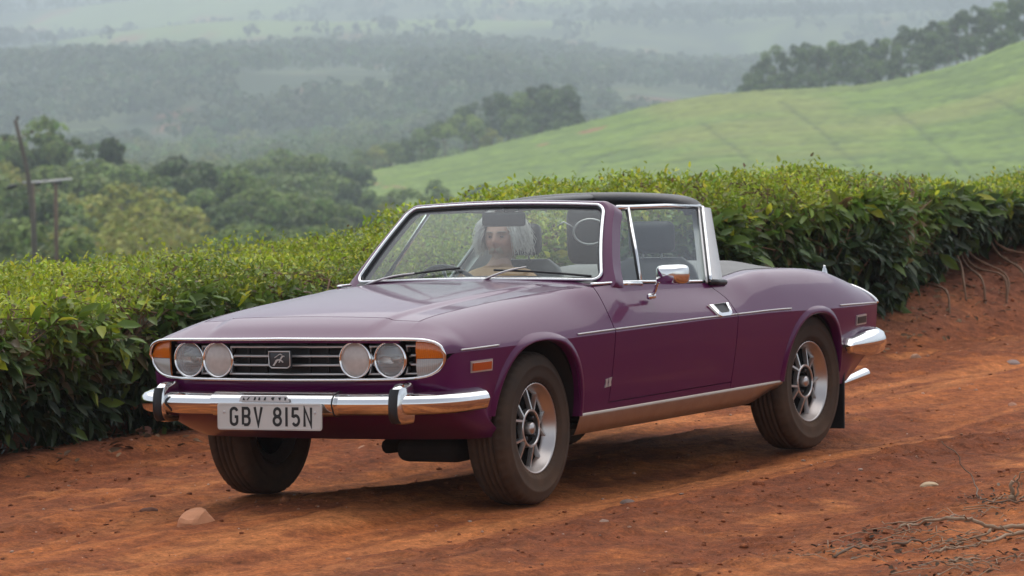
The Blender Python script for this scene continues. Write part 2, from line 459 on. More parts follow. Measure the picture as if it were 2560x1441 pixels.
# field tracks, given as chains of (distance, offset) on the hill
def hit(u, v):
    lo, hi = 645., 800.
    for dq in np.arange(645, 801, 1.0):
        p_ = rayp(u, v, dq); l_ = (p_[0] - CAM[0]) * Rg[0] + (p_[1] - CAM[1]) * Rg[1]
        if p_[2] <= Hh(np.array(dq), np.array(l_)): return dq, l_
    return 800., l_
tracks = [[(1955, 255), (2030, 310), (2090, 365), (2170, 440)], [(2230, 268), (2310, 335), (2360, 380), (2440, 455)], [(1750, 305), (1800, 345), (1880, 410)], [(1440, 440), (1490, 398), (1560, 372)],
          [(1830, 238), (2000, 236), (2200, 240), (2470, 243)], [(2470, 243), (2540, 275), (2620, 330)], [(1700, 335), (1790, 325), (1860, 318)], [(2130, 395), (2300, 392), (2500, 398)], [(2080, 320), (2260, 312), (2420, 316)], [(1600, 395), (1750, 390), (1900, 395)], [(1180, 420), (1330, 392), (1450, 372)], [(2100, 350), (2330, 352)]]
pm = np.zeros_like(Dh)
for k, tr_ in enumerate(tracks):
    q = [hit(*p_) for p_ in tr_]; wdt = .95 if k < 4 else (.9 if k < 6 else .7)
    q = catmull(np.array(q), 8)
    for a_, b_ in zip(q[:-1], q[1:]):
        ab = b_ - a_; t_ = np.clip(((Dh - a_[0]) * ab[0] + (Lh - a_[1]) * ab[1]) / max(ab @ ab, 1e-6), 0, 1)
        e = np.hypot(Dh - a_[0] - t_ * ab[0], Lh - a_[1] - t_ * ab[1])
        pm = np.maximum(pm, (1 - sstep(wdt * .35, wdt, e)) * (.38 if k < 6 else .28))
Zh_ = Zh_ - .4 * pm
n1 = fbm(Lh / 9, Dh / 5, 4, 61); n2 = fbm(Lh / 45, Dh / 30, 3, 71); ln = fbm(Lh / 30, Dh / 2.2, 3, 81)
tc1, tc2, tc3 = np.array([.20, .285, .055]), np.array([.135, .20, .045]), np.array([.25, .27, .075])
c = tc2 + (tc1 - tc2) * sstep(-.4, .4, .8 * n1 + 1.1 * ln)[..., None]; c = c + (tc3 - c) * (.7 * sstep(.05, .5, n2))[..., None]
rowl = np.abs(np.sin(pi * (Dh + 2.2 * fbm(Lh / 26, Dh / 40, 3, 95) + .03 * Lh) / 5.2)) ; c = c * (1 - .28 * (1 - sstep(.0, .30, rowl)) * sstep(-.3, .2, fbm(Lh / 16, Dh / 9, 2, 97) + .1))[..., None]
c = c * (1 + .34 * bush)[..., None]
c = c + (np.array([.045, .06, .032]) - c) * (pm * .9)[..., None]  # dark track tone: bare soil and groove shadow put into one colour
for (u, v, rd, rl_) in ((1480, 326, 2.5, 3.2), (930, 462, 1.3, 2.6), (985, 467, 1.2, 2.4), (1015, 470, 1.0, 1.4), (1355, 362, 2, 1.5)):
    d0_, l0_ = hit(u, v); e = np.hypot((Dh - d0_) / rd, (Lh - l0_) / rl_) + .3 * n1
    c = c + (np.array([.34, .16, .09]) - c) * (1 - sstep(.7, 1.1, e))[..., None]
gridobj('tea_hill', np.stack([hx_, hy_, Zh_], -1), c, MAT['terrain'])

# ---- trees
def leafquads(cent, nrm, size, rnd):
    """quads around centres, tilted; returns V,F"""
    n = len(cent)
    a = np.cross(nrm, rnd.normal(size=(n, 3))); a /= np.linalg.norm(a, axis=1, keepdims=True) + 1e-9
    b = np.cross(nrm, a); s = size[:, None]
    asp = rnd.uniform(.5, .9, (n, 1))
    V = np.stack([cent - a * s, cent - b * s * asp + nrm * s * .15, cent + a * s, cent + b * s * asp + nrm * s * .15], 1)
    F = np.arange(n * 4).reshape(n, 4)
    return V.reshape(-1, 3), F
def crown_mesh(name, seed, shape, nblob, per, base, var, leaf=.035):
    """unit-height tree crown: z from about .25 to 1"""
    r = np.random.default_rng(seed); C, Nn, Cc, Sz = [], [], [], []
    for k in range(nblob):
        t = r.uniform(0, 1)
        if shape == 'round': zc_ = .30 + .62 * t; R_ = .34 * math.sqrt(max(.05, 1 - ((t - .42) / .62) ** 2)); br = r.uniform(.10, .16)
        elif shape == 'tall': zc_ = .22 + .72 * t; R_ = .20 * (1.05 - t) ** .6 + .03; br = r.uniform(.07, .11)
        elif shape == 'cone': zc_ = .20 + .75 * t; R_ = .36 * (1.02 - t) ** .8; br = r.uniform(.08, .13)
        elif shape == 'flat': zc_ = .60 + .30 * t; R_ = .52 * math.sqrt(max(.05, 1 - (t - .2) ** 2)); br = r.uniform(.09, .14)
        else: zc_ = .15 + .70 * t; R_ = .48 * math.sqrt(max(.05, 1 - ((t - .3) / .75) ** 2)); br = r.uniform(.13, .2)
        an = r.uniform(0, 2 * pi); rr = R_ * math.sqrt(r.uniform(.15, 1)); c0 = np.array([rr * math.cos(an), rr * math.sin(an), zc_])
        dv = r.normal(size=(per, 3)); dv /= np.linalg.norm(dv, axis=1, keepdims=True); dv[:, 2] = np.where(dv[:, 2] < -.4, -dv[:, 2], dv[:, 2])
        C.append(c0 + dv * br * r.uniform(.75, 1.08, (per, 1)) * [1, 1, .8]); nn = dv + r.normal(size=(per, 3)) * .45 + [0, 0, .25]; Nn.append(nn / np.linalg.norm(nn, axis=1, keepdims=True))
        tone = r.uniform(.55, 1.45); Cc.append(np.clip(np.array(base) * tone * r.uniform(1 - var, 1 + var, (per, 1)) * (1 + r.normal(size=(per, 3)) * .06), .004, 1)); Sz.append(r.uniform(.6, 1.25, per) * leaf)
    C, Nn, Cc, Sz = map(np.concatenate, (C, Nn, Cc, Sz))
    V, F = leafquads(C, Nn, Sz, r)
    return mesh(name, V, F, MAT['crown'], True, np.repeat(Cc, 4, 0))
def trunk_mesh(name, seed, shape):
    r = np.random.default_rng(seed); mb = MB()
    top = .85 if shape in ('tall', 'cone') else .62
    pts = [(0 + .02 * r.normal() * k / 5, .02 * r.normal() * k / 5, -.04 + (top + .04) * k / 6) for k in range(7)]
    mb.tube(pts, [.028, .024, .020, .016, .013, .009, .004], 6)
    for k in range(6):
        z = r.uniform(.28, top * .95); an = r.uniform(0, 2 * pi); ln_ = r.uniform(.14, .28) * (1 if shape != 'tall' else .5)
        b0 = np.array([0, 0, z]); dirn = np.array([math.cos(an), math.sin(an), r.uniform(.4, .9)])
        mb.tube([b0, b0 + dirn * ln_ * .5, b0 + dirn * ln_ + [0, 0, .04]], [.010, .007, .002], 5)
    return mesh(name, mb.V, mb.F, MAT['bark'])
KINDS = []
for sd_, (shape, nb, per, base, adj) in enumerate((
        ('round', 20, 80, (.16, .22, .065), 'rounded mid green'), ('round', 18, 80, (.12, .17, .062), 'rounded dark green'),
        ('tall', 20, 70, (.115, .150, .075), 'tall slender grey-green'), ('cone', 22, 75, (.10, .14, .055), 'pointed dark green'),
        ('bush', 16, 90, (.30, .31, .07), 'low spreading yellow-green'), ('flat', 16, 80, (.22, .28, .07), 'flat-topped pale green'), ('bush', 18, 80, (.18, .24, .06), 'low spreading green'))):
    KINDS.append((crown_mesh('crown', 100 + sd_, shape, nb, per, base, .28), trunk_mesh('trunk', 200 + sd_, shape), adj))
tree_list = []
def tree(u, vtop, d, kind, zone, h=None, wide=1.0, ground=None):
    p_ = rayp(u, vtop, d); dq, lq = dl_of(p_[0], p_[1])
    zg = float(Hb(np.array(dq), np.array(lq))) if ground is None else ground(dq, lq)
    h = max(2.5, p_[2] - zg) if h is None else h
    r0 = empty('tree', (p_[0], p_[1], zg if ground is None or h is None else p_[2] - h)); r0.location.z = p_[2] - h
    r0.rotation_euler.z = random.uniform(0, 2 * pi); r0.scale = (h * wide, h * wide, h)
    cm, tm, adj = KINDS[kind]
    ob('trunk', tm, r0); ob('crown', cm, r0)
    tree_list.append((zone, u, r0, adj))
# left valley: front, middle and back of the grove (u, v of the top, distance, kind)
for u, v, d, k in ((30, 545, 230, 6), (150, 575, 220, 6), (235, 560, 240, 4), (330, 520, 260, 4), (420, 560, 235, 4), (90, 470, 300, 1), (250, 455, 330, 4), (500, 590, 240, 6), (345, 470, 330, 4), (440, 540, 300, 4),
                   (560, 560, 290, 6), (640, 570, 280, 0), (720, 575, 290, 6), (800, 570, 300, 0), (10, 420, 360, 6), (170, 520, 300, 0)):
    tree(u, v, d, k, 'front', wide=random.uniform(1.0, 1.35))
for u, v, d, k in ((18, 330, 460, 2), (95, 308, 450, 0), (150, 345, 455, 1), (268, 350, 470, 3), (225, 395, 440, 6), (330, 420, 430, 0), (375, 405, 450, 1), (435, 395, 440, 3), (490, 425, 430, 1), (545, 400, 450, 1), (600, 430, 430, 0),
                   (40, 400, 420, 4), (130, 410, 400, 6), (270, 430, 400, 6), (655, 470, 410, 6), (520, 480, 380, 0), (580, 500, 370, 1), (690, 500, 400, 0), (740, 480, 420, 6), (400, 480, 370, 1), (800, 500, 400, 0), (860, 510, 420, 6), (920, 515, 430, 1), (980, 505, 440, 4), (1060, 490, 450, 6)):
    tree(u, v, d, k, 'middle', wide=random.uniform(.85, 1.2))
for u, v, d, k in ((640, 395, 620, 6), (690, 380, 640, 0), (745, 385, 630, 6), (800, 392, 640, 0), (850, 400, 620, 1), (700, 430, 560, 6), (620, 440, 540, 4), (770, 440, 560, 0), (830, 440, 580, 6), (880, 455, 560, 1), (930, 480, 540, 0), (1010, 470, 560, 6), (1090, 455, 590, 0), (1130, 480, 560, 6), (1190, 460, 590, 1)):
    tree(u, v, d, k, 'back', wide=random.uniform(.95, 1.3))
# along and behind the crest of the tea hill
hg = lambda d, l: float(Hh(np.array(d), np.array(l)))
for u, v, d, k, h in ((900, 372, 830, 6, 6), (935, 362, 840, 4, 7), (975, 355, 835, 6, 7), (1010, 345, 840, 1, 8), (1050, 325, 830, 0, 9), (1085, 300, 850, 1, 10), (1110, 312, 815, 5, 7), (1160, 288, 850, 5, 9), (1190, 310, 812, 6, 7), (1225, 320, 810, 4, 5),
                      (1180, 255, 880, 1, 12), (1225, 240, 875, 2, 13), (1265, 228, 880, 1, 14), (1300, 235, 870, 0, 12), (1330, 215, 880, 2, 15), (1370, 208, 875, 2, 15), (1400, 212, 870, 1, 14), (1425, 225, 865, 2, 13), (1290, 290, 830, 0, 8), (1350, 280, 835, 1, 8), (1405, 275, 830, 1, 8), (1445, 275, 830, 3, 4)):
    tree(u, v, d, k, 'crest', h=h, wide=random.uniform(.9, 1.2))
rt = [(1885, 172), (1905, 150), (1935, 118), (1960, 128), (1985, 110), (2015, 105), (2045, 120), (2075, 108), (2105, 115), (2135, 100), (2165, 108), (2190, 95), (2220, 100), (2250, 80), (2275, 62), (2305, 70), (2330, 50), (2360, 58), (2390, 30), (2420, 22), (2445, 12), (2475, 35), (2500, 10), (2530, -8), (2560, -15), (2600, -20), (2650, -40)]
for i, (u, v) in enumerate(rt):
    tree(u, v, 845 + 20 * (i % 3), (1, 2, 0, 2, 1)[i % 5], 'skyline', h=random.uniform(10, 13), wide=random.uniform(.7, 1.0))
for u, v in ((1900, 190), (1960, 182), (2020, 178), (2090, 172), (2160, 165), (2230, 150), (2300, 128), (2370, 105), (2440, 85), (2510, 70)):
    tree(u, v, 838, 1, 'undergrowth', h=6.5, wide=1.3)
ORD = ['first', 'second', 'third', 'fourth', 'fifth', 'sixth', 'seventh', 'eighth', 'ninth', 'tenth', 'eleventh', 'twelfth', 'thirteenth', 'fourteenth', 'fifteenth', 'sixteenth', 'seventeenth', 'eighteenth', 'nineteenth', 'twentieth'] + ['twenty-' + s for s in ('first', 'second', 'third', 'fourth', 'fifth', 'sixth', 'seventh', 'eighth', 'ninth')]
ZW = {'front': ('in the nearest valley row', 'nearest valley trees'), 'middle': ('in the middle valley row', 'middle row of valley trees'), 'back': ('in the farthest valley row', 'farthest valley trees'),
      'crest': ('on the tea hill left crest', 'trees along the left crest of the tea hill'), 'skyline': ('in the tall right crest row', 'tall trees behind the right crest'), 'undergrowth': ('under the tall right crest row', 'low growth under the right crest trees')}
for z_, (ph, gp) in ZW.items():
    it = sorted([t_ for t_ in tree_list if t_[0] == z_], key=lambda t_: t_[1])
    for i, (_, u, o, adj) in enumerate(it):
        tag(o, f'{adj} tree, {ORD[i]} from the left {ph}', 'tree', gp)

# ---- woods too far off to count
def wood(name, n, seed, dlo, dhi, ulo, uhi, hgt, per, test, base, label):
    r = np.random.default_rng(seed); d = dlo * (dhi / dlo) ** r.uniform(0, 1, n); l = (r.uniform(ulo, uhi, n) - 1280) * d / FPX
    ok = test(d, l, r); d, l = d[ok], l[ok]; n = len(d)
    x, y = pos(d, l); z = Hb(d, l); h = hgt * r.uniform(.55, 1.25, n) * np.interp(d, [dlo, dhi], [1, 1.25])
    dv = r.normal(size=(n, per, 3)); dv /= np.linalg.norm(dv, axis=2, keepdims=True); dv[..., 2] = np.abs(dv[..., 2]) * r.choice([1, 1, 1, -1], (n, per))
    C = np.stack([x, y, z + .62 * h], -1)[:, None] + dv * np.stack([h * .42, h * .42, h * .38], -1)[:, None] * r.uniform(.7, 1.05, (n, per, 1))
    nn = dv + r.normal(size=dv.shape) * .4 + [0, 0, .3]; nn /= np.linalg.norm(nn, axis=2, keepdims=True)
    tone = (1 + .45 * fbm(l / 50, d / 130, 3, seed + 3))[:, None, None] * r.uniform(.65, 1.4, (n, 1, 1)) * r.uniform(.75, 1.25, (n, per, 1)); hue = 1 + r.normal(size=(n, 1, 3)) * [.10, .06, .08]
    cc = np.clip(np.array(base) * tone * hue, .005, 1)
    V, F = leafquads(C.reshape(-1, 3), nn.reshape(-1, 3), (h[:, None] * r.uniform(.55, 1.1, (n, per)) * (.75 / math.sqrt(per))).ravel(), r)
    o = mk(name, V, F, MAT['crown'], None, True, np.repeat(cc.reshape(-1, 3), 4, 0)); o['kind'] = 'stuff'
    tag(o, label, 'woodland'); return o
wood('valley_woodland', 1800, 5, 480, 1500, -150, 1900, 9, 90, lambda d, l, r: (d > 880) | ((l / d * FPX + 1280 < 780) & (r.uniform(0, 1, len(d)) < .45)), (.15, .20, .062), 'green woodland filling the valley floor behind the nearer trees')
def ftest(d, l, r):
    f2 = fbm(l / 90, d / 240, 3, 91); edge = 2880 + 180 * fbm(l / 120, d * 0 + 3, 2, 19)
    return (f2 > -.08 - .30 * sstep(2250, 2550, d)) & (d < edge)
wood('distant_woodland', 11000, 6, 1350, 3100, -200, 2760, 11, 12, ftest, (.09, .125, .052), 'hazy dark woodland covering the far valley slope')
def ftest2(d, l, r):
    mnd = 0
    for d0_, u0_, w_, wd_, A_ in MOUNDS[:5]: mnd = np.maximum(mnd, np.exp(-((l - (u0_ - 1280) * d0_ / FPX) / w_) ** 2 - ((d - d0_) / wd_) ** 2))
    return (fbm(l / 160, d / 300, 3, 93) > -.12) & (mnd < .42)
wood('far_hill_woodland', 9000, 8, 3150, 7500, -200, 2760, 14, 9, ftest2, (.065, .09, .05), 'faint scattered woodland on the hills at the horizon')

# ---- small house and sheds glimpsed in the far woods
MAT['housewall'] = simple('house_wall', (.75, .73, .70), .7); MAT['tin'] = simple('tin_roof', (.62, .64, .66), .4); MAT['redroof'] = simple('rusty_roof', (.42, .16, .10), .7)
def house(u, v, d, w, roofm, label):
    p_ = rayp(u, v, d); h0 = empty('house', tuple(p_)); h0.rotation_euler.z = math.radians(35)
    MB().box((0, 0, w * .2), (w, w * .7, w * .5)).obj('wall', MAT['housewall'], h0, smooth=False)
    MB().prism([(-w * .55, w * .45), (w * .55, w * .45), (0, w * .85)], -w * .42, w * .42, lambda u_, v_, t_: (u_, t_, v_)).obj('roof', roofm, h0, smooth=False)
    MB().box((w * .505, 0, w * .12), (.1, w * .14, w * .34)).obj('door', MAT['bark'], h0, smooth=False)
    tag(h0, label, 'house')
house(968, 190, 2300, 5.0, MAT['tin'], 'tiny white house with bright roof in the hazy far woods')
house(905, 172, 2420, 4.0, MAT['tin'], 'pale speck of a house left of the tiny white house')
house(1090, 182, 2450, 4.5, MAT['redroof'], 'faint red-roofed house right of the tiny white house')

# ---- leaning power pole and two-post frame on the left
def px3(u, v, d): return Vector(rayp(u, v, d))
D_ = 200.
b0 = px3(92, 800, D_); root = empty('power_pole', tuple(b0))
loc = lambda u, v, dd_=0: px3(u, v, D_ + dd_) - b0
MB().tube([loc(92, 800), loc(84, 560), loc(70, 440), loc(55, 370), loc(38, 300)], [.15, .14, .125, .11, .10], 10).obj('pole', MAT['pole'], root)
MB().tube([loc(34, 348), loc(46, 338), loc(66, 345)], .035, 6).obj('pole_bracket', MAT['slat'], root)
for u, v in ((44, 295), (10, 347), (80, 330)):
    c0 = loc(u, v); MB().lathe([(0, .10), (.07, .09), (.09, .03), (.05, .0), (.09, -.03), (.07, -.09), (0, -.10)][::-1], 10, 'z', tuple(c0)).obj('insulator', MAT['pole'], root)
MB().tube([loc(38, 305), loc(44, 298)], .02, 5).obj('insulator_pin', MAT['pole'], root)
MB().tube([loc(50, 352), loc(12, 347)], .02, 5).obj('insulator_pin', MAT['pole'], root); MB().tube([loc(50, 345), loc(78, 331)], .02, 5).obj('insulator_pin', MAT['pole'], root)
tag(root, 'dark wooden power pole leaning to the left above the hedge', 'power pole')
b0 = px3(84, 800, D_ + 2); root = empty('transformer_frame', tuple(b0)); loc = lambda u, v, dd_=0: px3(u, v, D_ + 2 + dd_) - b0
MB().tube([loc(86, 800), loc(86, 640), loc(80, 455)], [.16, .15, .12], 10).obj('post', MAT['bark'], root)
MB().tube([loc(142, 800), loc(141, 620), loc(139, 452)], [.13, .12, .09], 10).obj('post', MAT['bark'], root)
MB().tube([loc(56, 457, -.2), loc(110, 455, -.2), loc(180, 448, -.2)], .07, 6).obj('crossbeam', MAT['slat'], root)
for (u0, v0, u1, v1, r_2) in ((18, 470, 42, 464, .11), (88, 463, 102, 459, .09), (138, 459, 156, 456, .08), (76, 463, 80, 461, .08), (130, 461, 134, 459, .08)):
    MB().tube([loc(u0, v0, -.35), loc((u0 + u1) / 2, (v0 + v1) / 2, -.35), loc(u1, v1, -.35)], [r_2 * .8, r_2, r_2 * .8], 8).obj('switch_fuse', MAT['black'], root)
MB().tube([loc(42, 464, -.35), loc(58, 459, -.25)], .03, 6).obj('fuse_arm', MAT['pole'], root)
tag(root, 'two brown wooden posts joined by a metal crossbeam beside the leaning pole', 'pole frame')

# ---- haze: the humid air of the valley
hm = bpy.data.materials.new('haze_air'); hm.use_nodes = True; nt = hm.node_tree; nt.nodes.clear()
o_ = N(nt, 'ShaderNodeOutputMaterial'); pv = N(nt, 'ShaderNodeVolumePrincipled'); pv.inputs['Color'].default_value = (.82, .91, 1.0, 1); pv.inputs['Density'].default_value = .00034; pv.inputs['Anisotropy'].default_value = 0.0
L(nt, pv.outputs[0], o_.inputs['Volume'])
hz = MB().box((CAM[0] + Fg[0] * 4900, CAM[1] + Fg[1] * 4900, 190), (11000, 8000, 460), 0, 1, Matrix.Rotation(math.atan2(Fg[1], Fg[0]), 3, 'Z')).obj('haze', hm, None, smooth=False)
hz['kind'] = 'stuff'; tag(hz, 'pale blue haze hanging over the valley and far hills', 'haze')
# ================================================================== ROAD
def bpx(u, v, ax, val):
    q = RC.T @ np.array([(u - 1280) / FPX, (v - 720.5) / FPX, 1.0]); i = 'xyz'.index(ax)
    return CAM + q * ((val - CAM[i]) / q[i])
WHEELS = [(1.27, .667, 0.), (1.27, -.667, .02), (-1.27, .667, 0.), (-1.27, -.667, 0.)]
bank_h = pchip([-20, -13, -10, -8, -6, -3, 6], [.55, .47, .36, .22, .08, .03, .03])
edge_y = pchip([-20, -13, -10, -8, -6, -3, 0, 3, 6], [-2.1, -2.0, -1.85, -1.75, -2.1, -2.35, -2.35, -2.2, -2.1])
def road_z(x, y, fine=True):
    x = np.asarray(x, float); y = np.asarray(y, float)
    yw = y + .10 * fbm(x * .3, y * .2, 2, 301)
    z = -.028 * np.exp(-((yw - .72) / .20) ** 2) - .024 * np.exp(-((yw + .62) / .22) ** 2) + .030 * np.exp(-((yw - 1.45) / .22) ** 2) + .016 * np.exp(-((yw - 0.02) / .30) ** 2) + .020 * np.exp(-((yw + 1.35) / .25) ** 2)
    z = z - .020 * np.exp(-((yw - 2.05) / .18) ** 2)
    z = z + .030 * fbm(x * .55, yw * 3.0, 4, 311) + .030 * fbm(x * .5, y * .6, 2, 321)
    rough = sstep(-.15, .4, fbm(x * .45, y * 1.6, 3, 331)) * .8 + .55 * np.exp(-((yw - 1.45) / .35) ** 2) + .7 * sstep(-1.3, -2.0, y) + .5 * sstep(1.9, 2.5, y)
    if fine:
        z = z + rough * .017 * np.maximum(0, fbm(x * 7, y * 9, 4, 341, .6)) * 2 + .005 * fbm(x * 22, y * 26, 3, 351, .6)
        z = z + .015 * fbm(x * 1.3, yw * 13, 3, 361) * (1 - .5 * rough)
    e = edge_y(x) - y
    z = z + bank_h(x) * sstep(0, .75, e) + .03 * sstep(0, .3, e)
    for wx, wy, wz in WHEELS:
        w = np.exp(-(((x - wx) / .30) ** 2 + ((y - wy) / .19) ** 2) ** 1.5); z = z * (1 - w) + (wz - .006) * w
    return z, rough
gx = np.concatenate([np.arange(-30, -16, .12), np.arange(-16, -9, .06), np.arange(-9, 4.6, .030), np.arange(4.6, 9, .08)]); gy = np.concatenate([np.arange(-5.2, -3.2, .08), np.arange(-3.2, 3.6, .027), np.arange(3.6, 7.5, .08)])
GX, GY = np.meshgrid(gx, gy, indexing='ij'); GZ, RO = road_z(GX, GY)
ed = np.minimum(np.minimum(GX + 30, 9 - GX), np.minimum(GY + 5.2, 7.5 - GY)); GZ = GZ - .35 * (1 - sstep(0, .8, ed))
a_ = np.array([.37, .112, .032]); b_ = np.array([.165, .046, .017]); c_ = np.array([.47, .165, .052]); d_c = np.array([.20, .085, .055])
n1 = fbm(GX * .6, GY * 3.2, 4, 401); n2 = fbm(GX * 3, GY * 4, 4, 411, .65); n3 = fbm(GX * 17, GY * 19, 2, 421)
c = a_ + (c_ - a_) * (sstep(-.1, .4, n1) * .9)[..., None]; c = c + (b_ - c) * (np.clip(sstep(-.05, .5, RO * .5 + n2 * .8) * .85, 0, 1))[..., None]
c = c + (d_c - c) * (.5 * sstep(0, .5, edge_y(GX) - GY))[..., None]
YW = GY + .10 * fbm(GX * .3, GY * .2, 2, 301); n5 = fbm(GX * 1.1, GY * 5, 3, 441)
for y0, w0, k0 in ((1.48, .16, .75), (.05, .2, .45), (-1.35, .2, .5), (2.1, .12, .5)): c = c + (b_ - c) * (k0 * np.exp(-((YW - y0) / w0) ** 2) * sstep(-.35, .25, n5))[..., None]
for y0, w0, k0 in ((1.02, .17, .6), (-.66, .2, .6), (.72, .12, .35), (2.55, .2, .4)): c = c + (c_ * 1.08 - c) * (k0 * np.exp(-((YW - y0) / w0) ** 2) * sstep(-.4, .2, -n5))[..., None]
n4 = fbm(GX * .35, GY * 7, 4, 431); c = c + (b_ - c) * (.55 * sstep(.12, .45, n4))[..., None]
c = np.clip(c * (1 + .24 * n2 + .18 * n3)[..., None], .01, 1)
# soil colour broken up by coarse and fine noise
MAT['road'] = attr_diff('red_earth', .95, .8, 55); grit(MAT['road'], 14., 70., .62, 1.42)
road = gridobj('road', np.stack([GX, GY, GZ], -1), c, MAT['road'])
rz0 = lambda x, y: float(road_z(np.array([x]), np.array([y]))[0][0])

# ---- pebbles and crumbs of earth (nobody could count them)
def ico(sub=1):
    bm = bmesh.new(); bmesh.ops.create_icosphere(bm, subdivisions=sub, radius=1); bm.verts.index_update()
    V = np.array([v.co for v in bm.verts]); F = np.array([[v.index for v in f.verts] for f in bm.faces]); bm.free(); return V, F
IV, IF = ico(1)
def scatter(name, n, seed, xr, yr, size, cols_, label, cat, flat=.6, dens=None):
    r = np.random.default_rng(seed); x = r.uniform(*xr, n); y = r.uniform(*yr, n)
    if dens is not None:
        k = r.uniform(0, 1, n) < dens(x, y); x, y = x[k], y[k]; n = len(x)
    s = size[0] * (size[1] / size[0]) ** (r.uniform(0, 1, n) ** 2.2); z = road_z(x, y)[0]
    V = IV[None] * (s[:, None, None] * r.uniform(.6, 1.3, (n, 1, 3)) * [1, 1, flat]) * r.uniform(.75, 1.2, (n, len(IV), 1))
    V = V + np.stack([x, y, z + s * flat * .25], -1)[:, None]
    F = (IF[None] + (np.arange(n) * len(IV))[:, None, None]).reshape(-1, 3)
    cc = np.array(cols_)[r.integers(0, len(cols_), n)] * r.uniform(.7, 1.25, (n, 1))
    o = mk(name, V.reshape(-1, 3), F, MAT['road'], None, False, np.repeat(cc, len(IV), 0)); o['kind'] = 'stuff'; tag(o, label, cat)
RED = [(.30, .10, .042), (.26, .085, .037), (.36, .135, .06), (.22, .072, .033)]
scatter('earth_crumbs', 12000, 31, (-13, 4.4), (-2.6, 3.6), (.003, .015), RED, 'crumbs of red earth strewn over the dirt road', 'earth crumbs', .6, lambda x, y: .04 + .9 * np.clip(road_z(x, y, False)[1] - .25, 0, 1))
scatter('earth_clods', 900, 33, (-13, 4.4), (-2.6, 3.6), (.008, .034), RED, 'broken clods of red earth along the rut edges', 'earth clods', .65, lambda x, y: np.clip(road_z(x, y, False)[1] - .45, 0, 1))
scatter('gravel', 1500, 32, (-13, 4.4), (-2.8, 3.6), (.003, .012), [(.45, .27, .19), (.50, .36, .28), (.36, .19, .12), (.30, .12, .07)], 'small pale pebbles sprinkled over the dirt road', 'pebbles')

# ---- single stones
def stone(u, v, w, h, col, label, seed, dep=None, z=None):
    p_ = bpx(u, v, 'z', 0.0 if z is None else z); r = np.random.default_rng(seed)
    bm = bmesh.new(); bmesh.ops.create_icosphere(bm, subdivisions=3, radius=1)
    dirs = r.normal(size=(9, 3)); dirs /= np.linalg.norm(dirs, axis=1, keepdims=True); offs = r.uniform(.62, .95, 9)
    for vt in bm.verts:
        q = np.array(vt.co)
        for dn, of in zip(dirs, offs):
            e = q @ dn - of
            if e > 0: q = q - dn * e * .9
        q *= 1 + .06 * fbm(np.array([q[0] * 3]), np.array([q[1] * 3 + q[2]]), 2, seed)[0]
        vt.co = (q[0] * w, q[1] * w * .8, q[2] * h)
    me = bpy.data.meshes.new('stone'); bm.to_mesh(me); bm.free(); me.materials.append(simple('stone_%d' % seed, col, .9, noise=.3, scale=18, bump=.5))
    me.polygons.foreach_set('use_smooth', [False] * len(me.polygons))
    zz = rz0(p_[0], p_[1]) - h * .12; o = ob('stone', me, None, (p_[0], p_[1], zz), (0, 0, r.uniform(0, 6)))
    tag(o, label, 'stone', 'loose stones on the road')
stone(495, 1330, .105, .075, (.46, .20, .10), 'large orange half-buried stone in front of the car', 1)
stone(1565, 1254, .045, .016, (.15, .10, .08), 'flat dark stone on the road below the near front wheel', 2)
stone(372, 1285, .05, .03, (.13, .05, .028), 'dark clod-like stone left of the large orange stone', 3)
stone(366, 1122, .045, .06, (.42, .21, .15), 'upright pinkish stone at the foot of the left hedge', 4)
stone(2290, 902, .036, .028, (.45, .27, .18), 'pale stone at the road edge behind the rear bumper', 5)
stone(2530, 862, .05, .035, (.30, .22, .19), 'grey stone on the bank at the far right edge', 6, z=.1)
stone(2322, 1200, .045, .022, (.50, .36, .22), 'cream stone lying above the dead branches', 7)
stone(1510, 1315, .022, .012, (.40, .26, .19), 'small grey pebble-like stone in the right foreground track', 8)
stone(905, 1130, .03, .022, (.42, .22, .13), 'small stone on the road seen beneath the car front', 9)
stone(2530, 1010, .035, .02, (.42, .22, .14), 'low pinkish stone on the road at the right edge', 10)

# ---- dead branches and litter at lower right
def gp(u, v, h=.0):
    p_ = bpx(u, v, 'z', h); return np.array([p_[0], p_[1], rz0(p_[0], p_[1]) + h])
def branch(name, chains, label, cat='branch', mat='deadwood', seg=7, group=None):
    root = empty(name, tuple(chains[0][0][0])); o0 = np.array(chains[0][0][0])
    for i, (pts, r0, r1) in enumerate(chains):
        pts = catmull(np.array(pts), 4); rr = list(np.linspace(r0, r1, len(pts)) * .62 * np.random.default_rng(i + 3).uniform(.8, 1.25, len(pts)))
        pts = pts + np.random.default_rng(i + len(label)).normal(size=pts.shape) * .004
        MB().tube([p_ - o0 for p_ in pts], rr, seg).obj('limb' if i == 0 else 'side_twig', MAT[mat], root)
    tag(root, label, cat, group); return root
branch('dead_branch', [([gp(2600, 1304, .03), gp(2540, 1302, .04), gp(2480, 1303, .05), gp(2425, 1284, .08), gp(2350, 1287, .07), gp(2280, 1306, .02)], .017, .008), ([gp(2480, 1303, .05), gp(2460, 1320, .03), gp(2395, 1335, .01)], .010, .005), ([gp(2425, 1284, .08), gp(2400, 1276, .10), gp(2370, 1262, .10)], .006, .002), ([gp(2330, 1292, .06), gp(2250, 1300, .04), gp(2200, 1297, .02)], .006, .002)],
       'long pale dead branch lying across the lower right corner')
branch('dead_branch', [([gp(2600, 1320, .02), gp(2530, 1322, .025), gp(2470, 1345, .02), gp(2410, 1352, .01)], .014, .006), ([gp(2530, 1322, .025), gp(2500, 1300, .06)], .008, .004)], 'short broken dead branch below the long pale one')
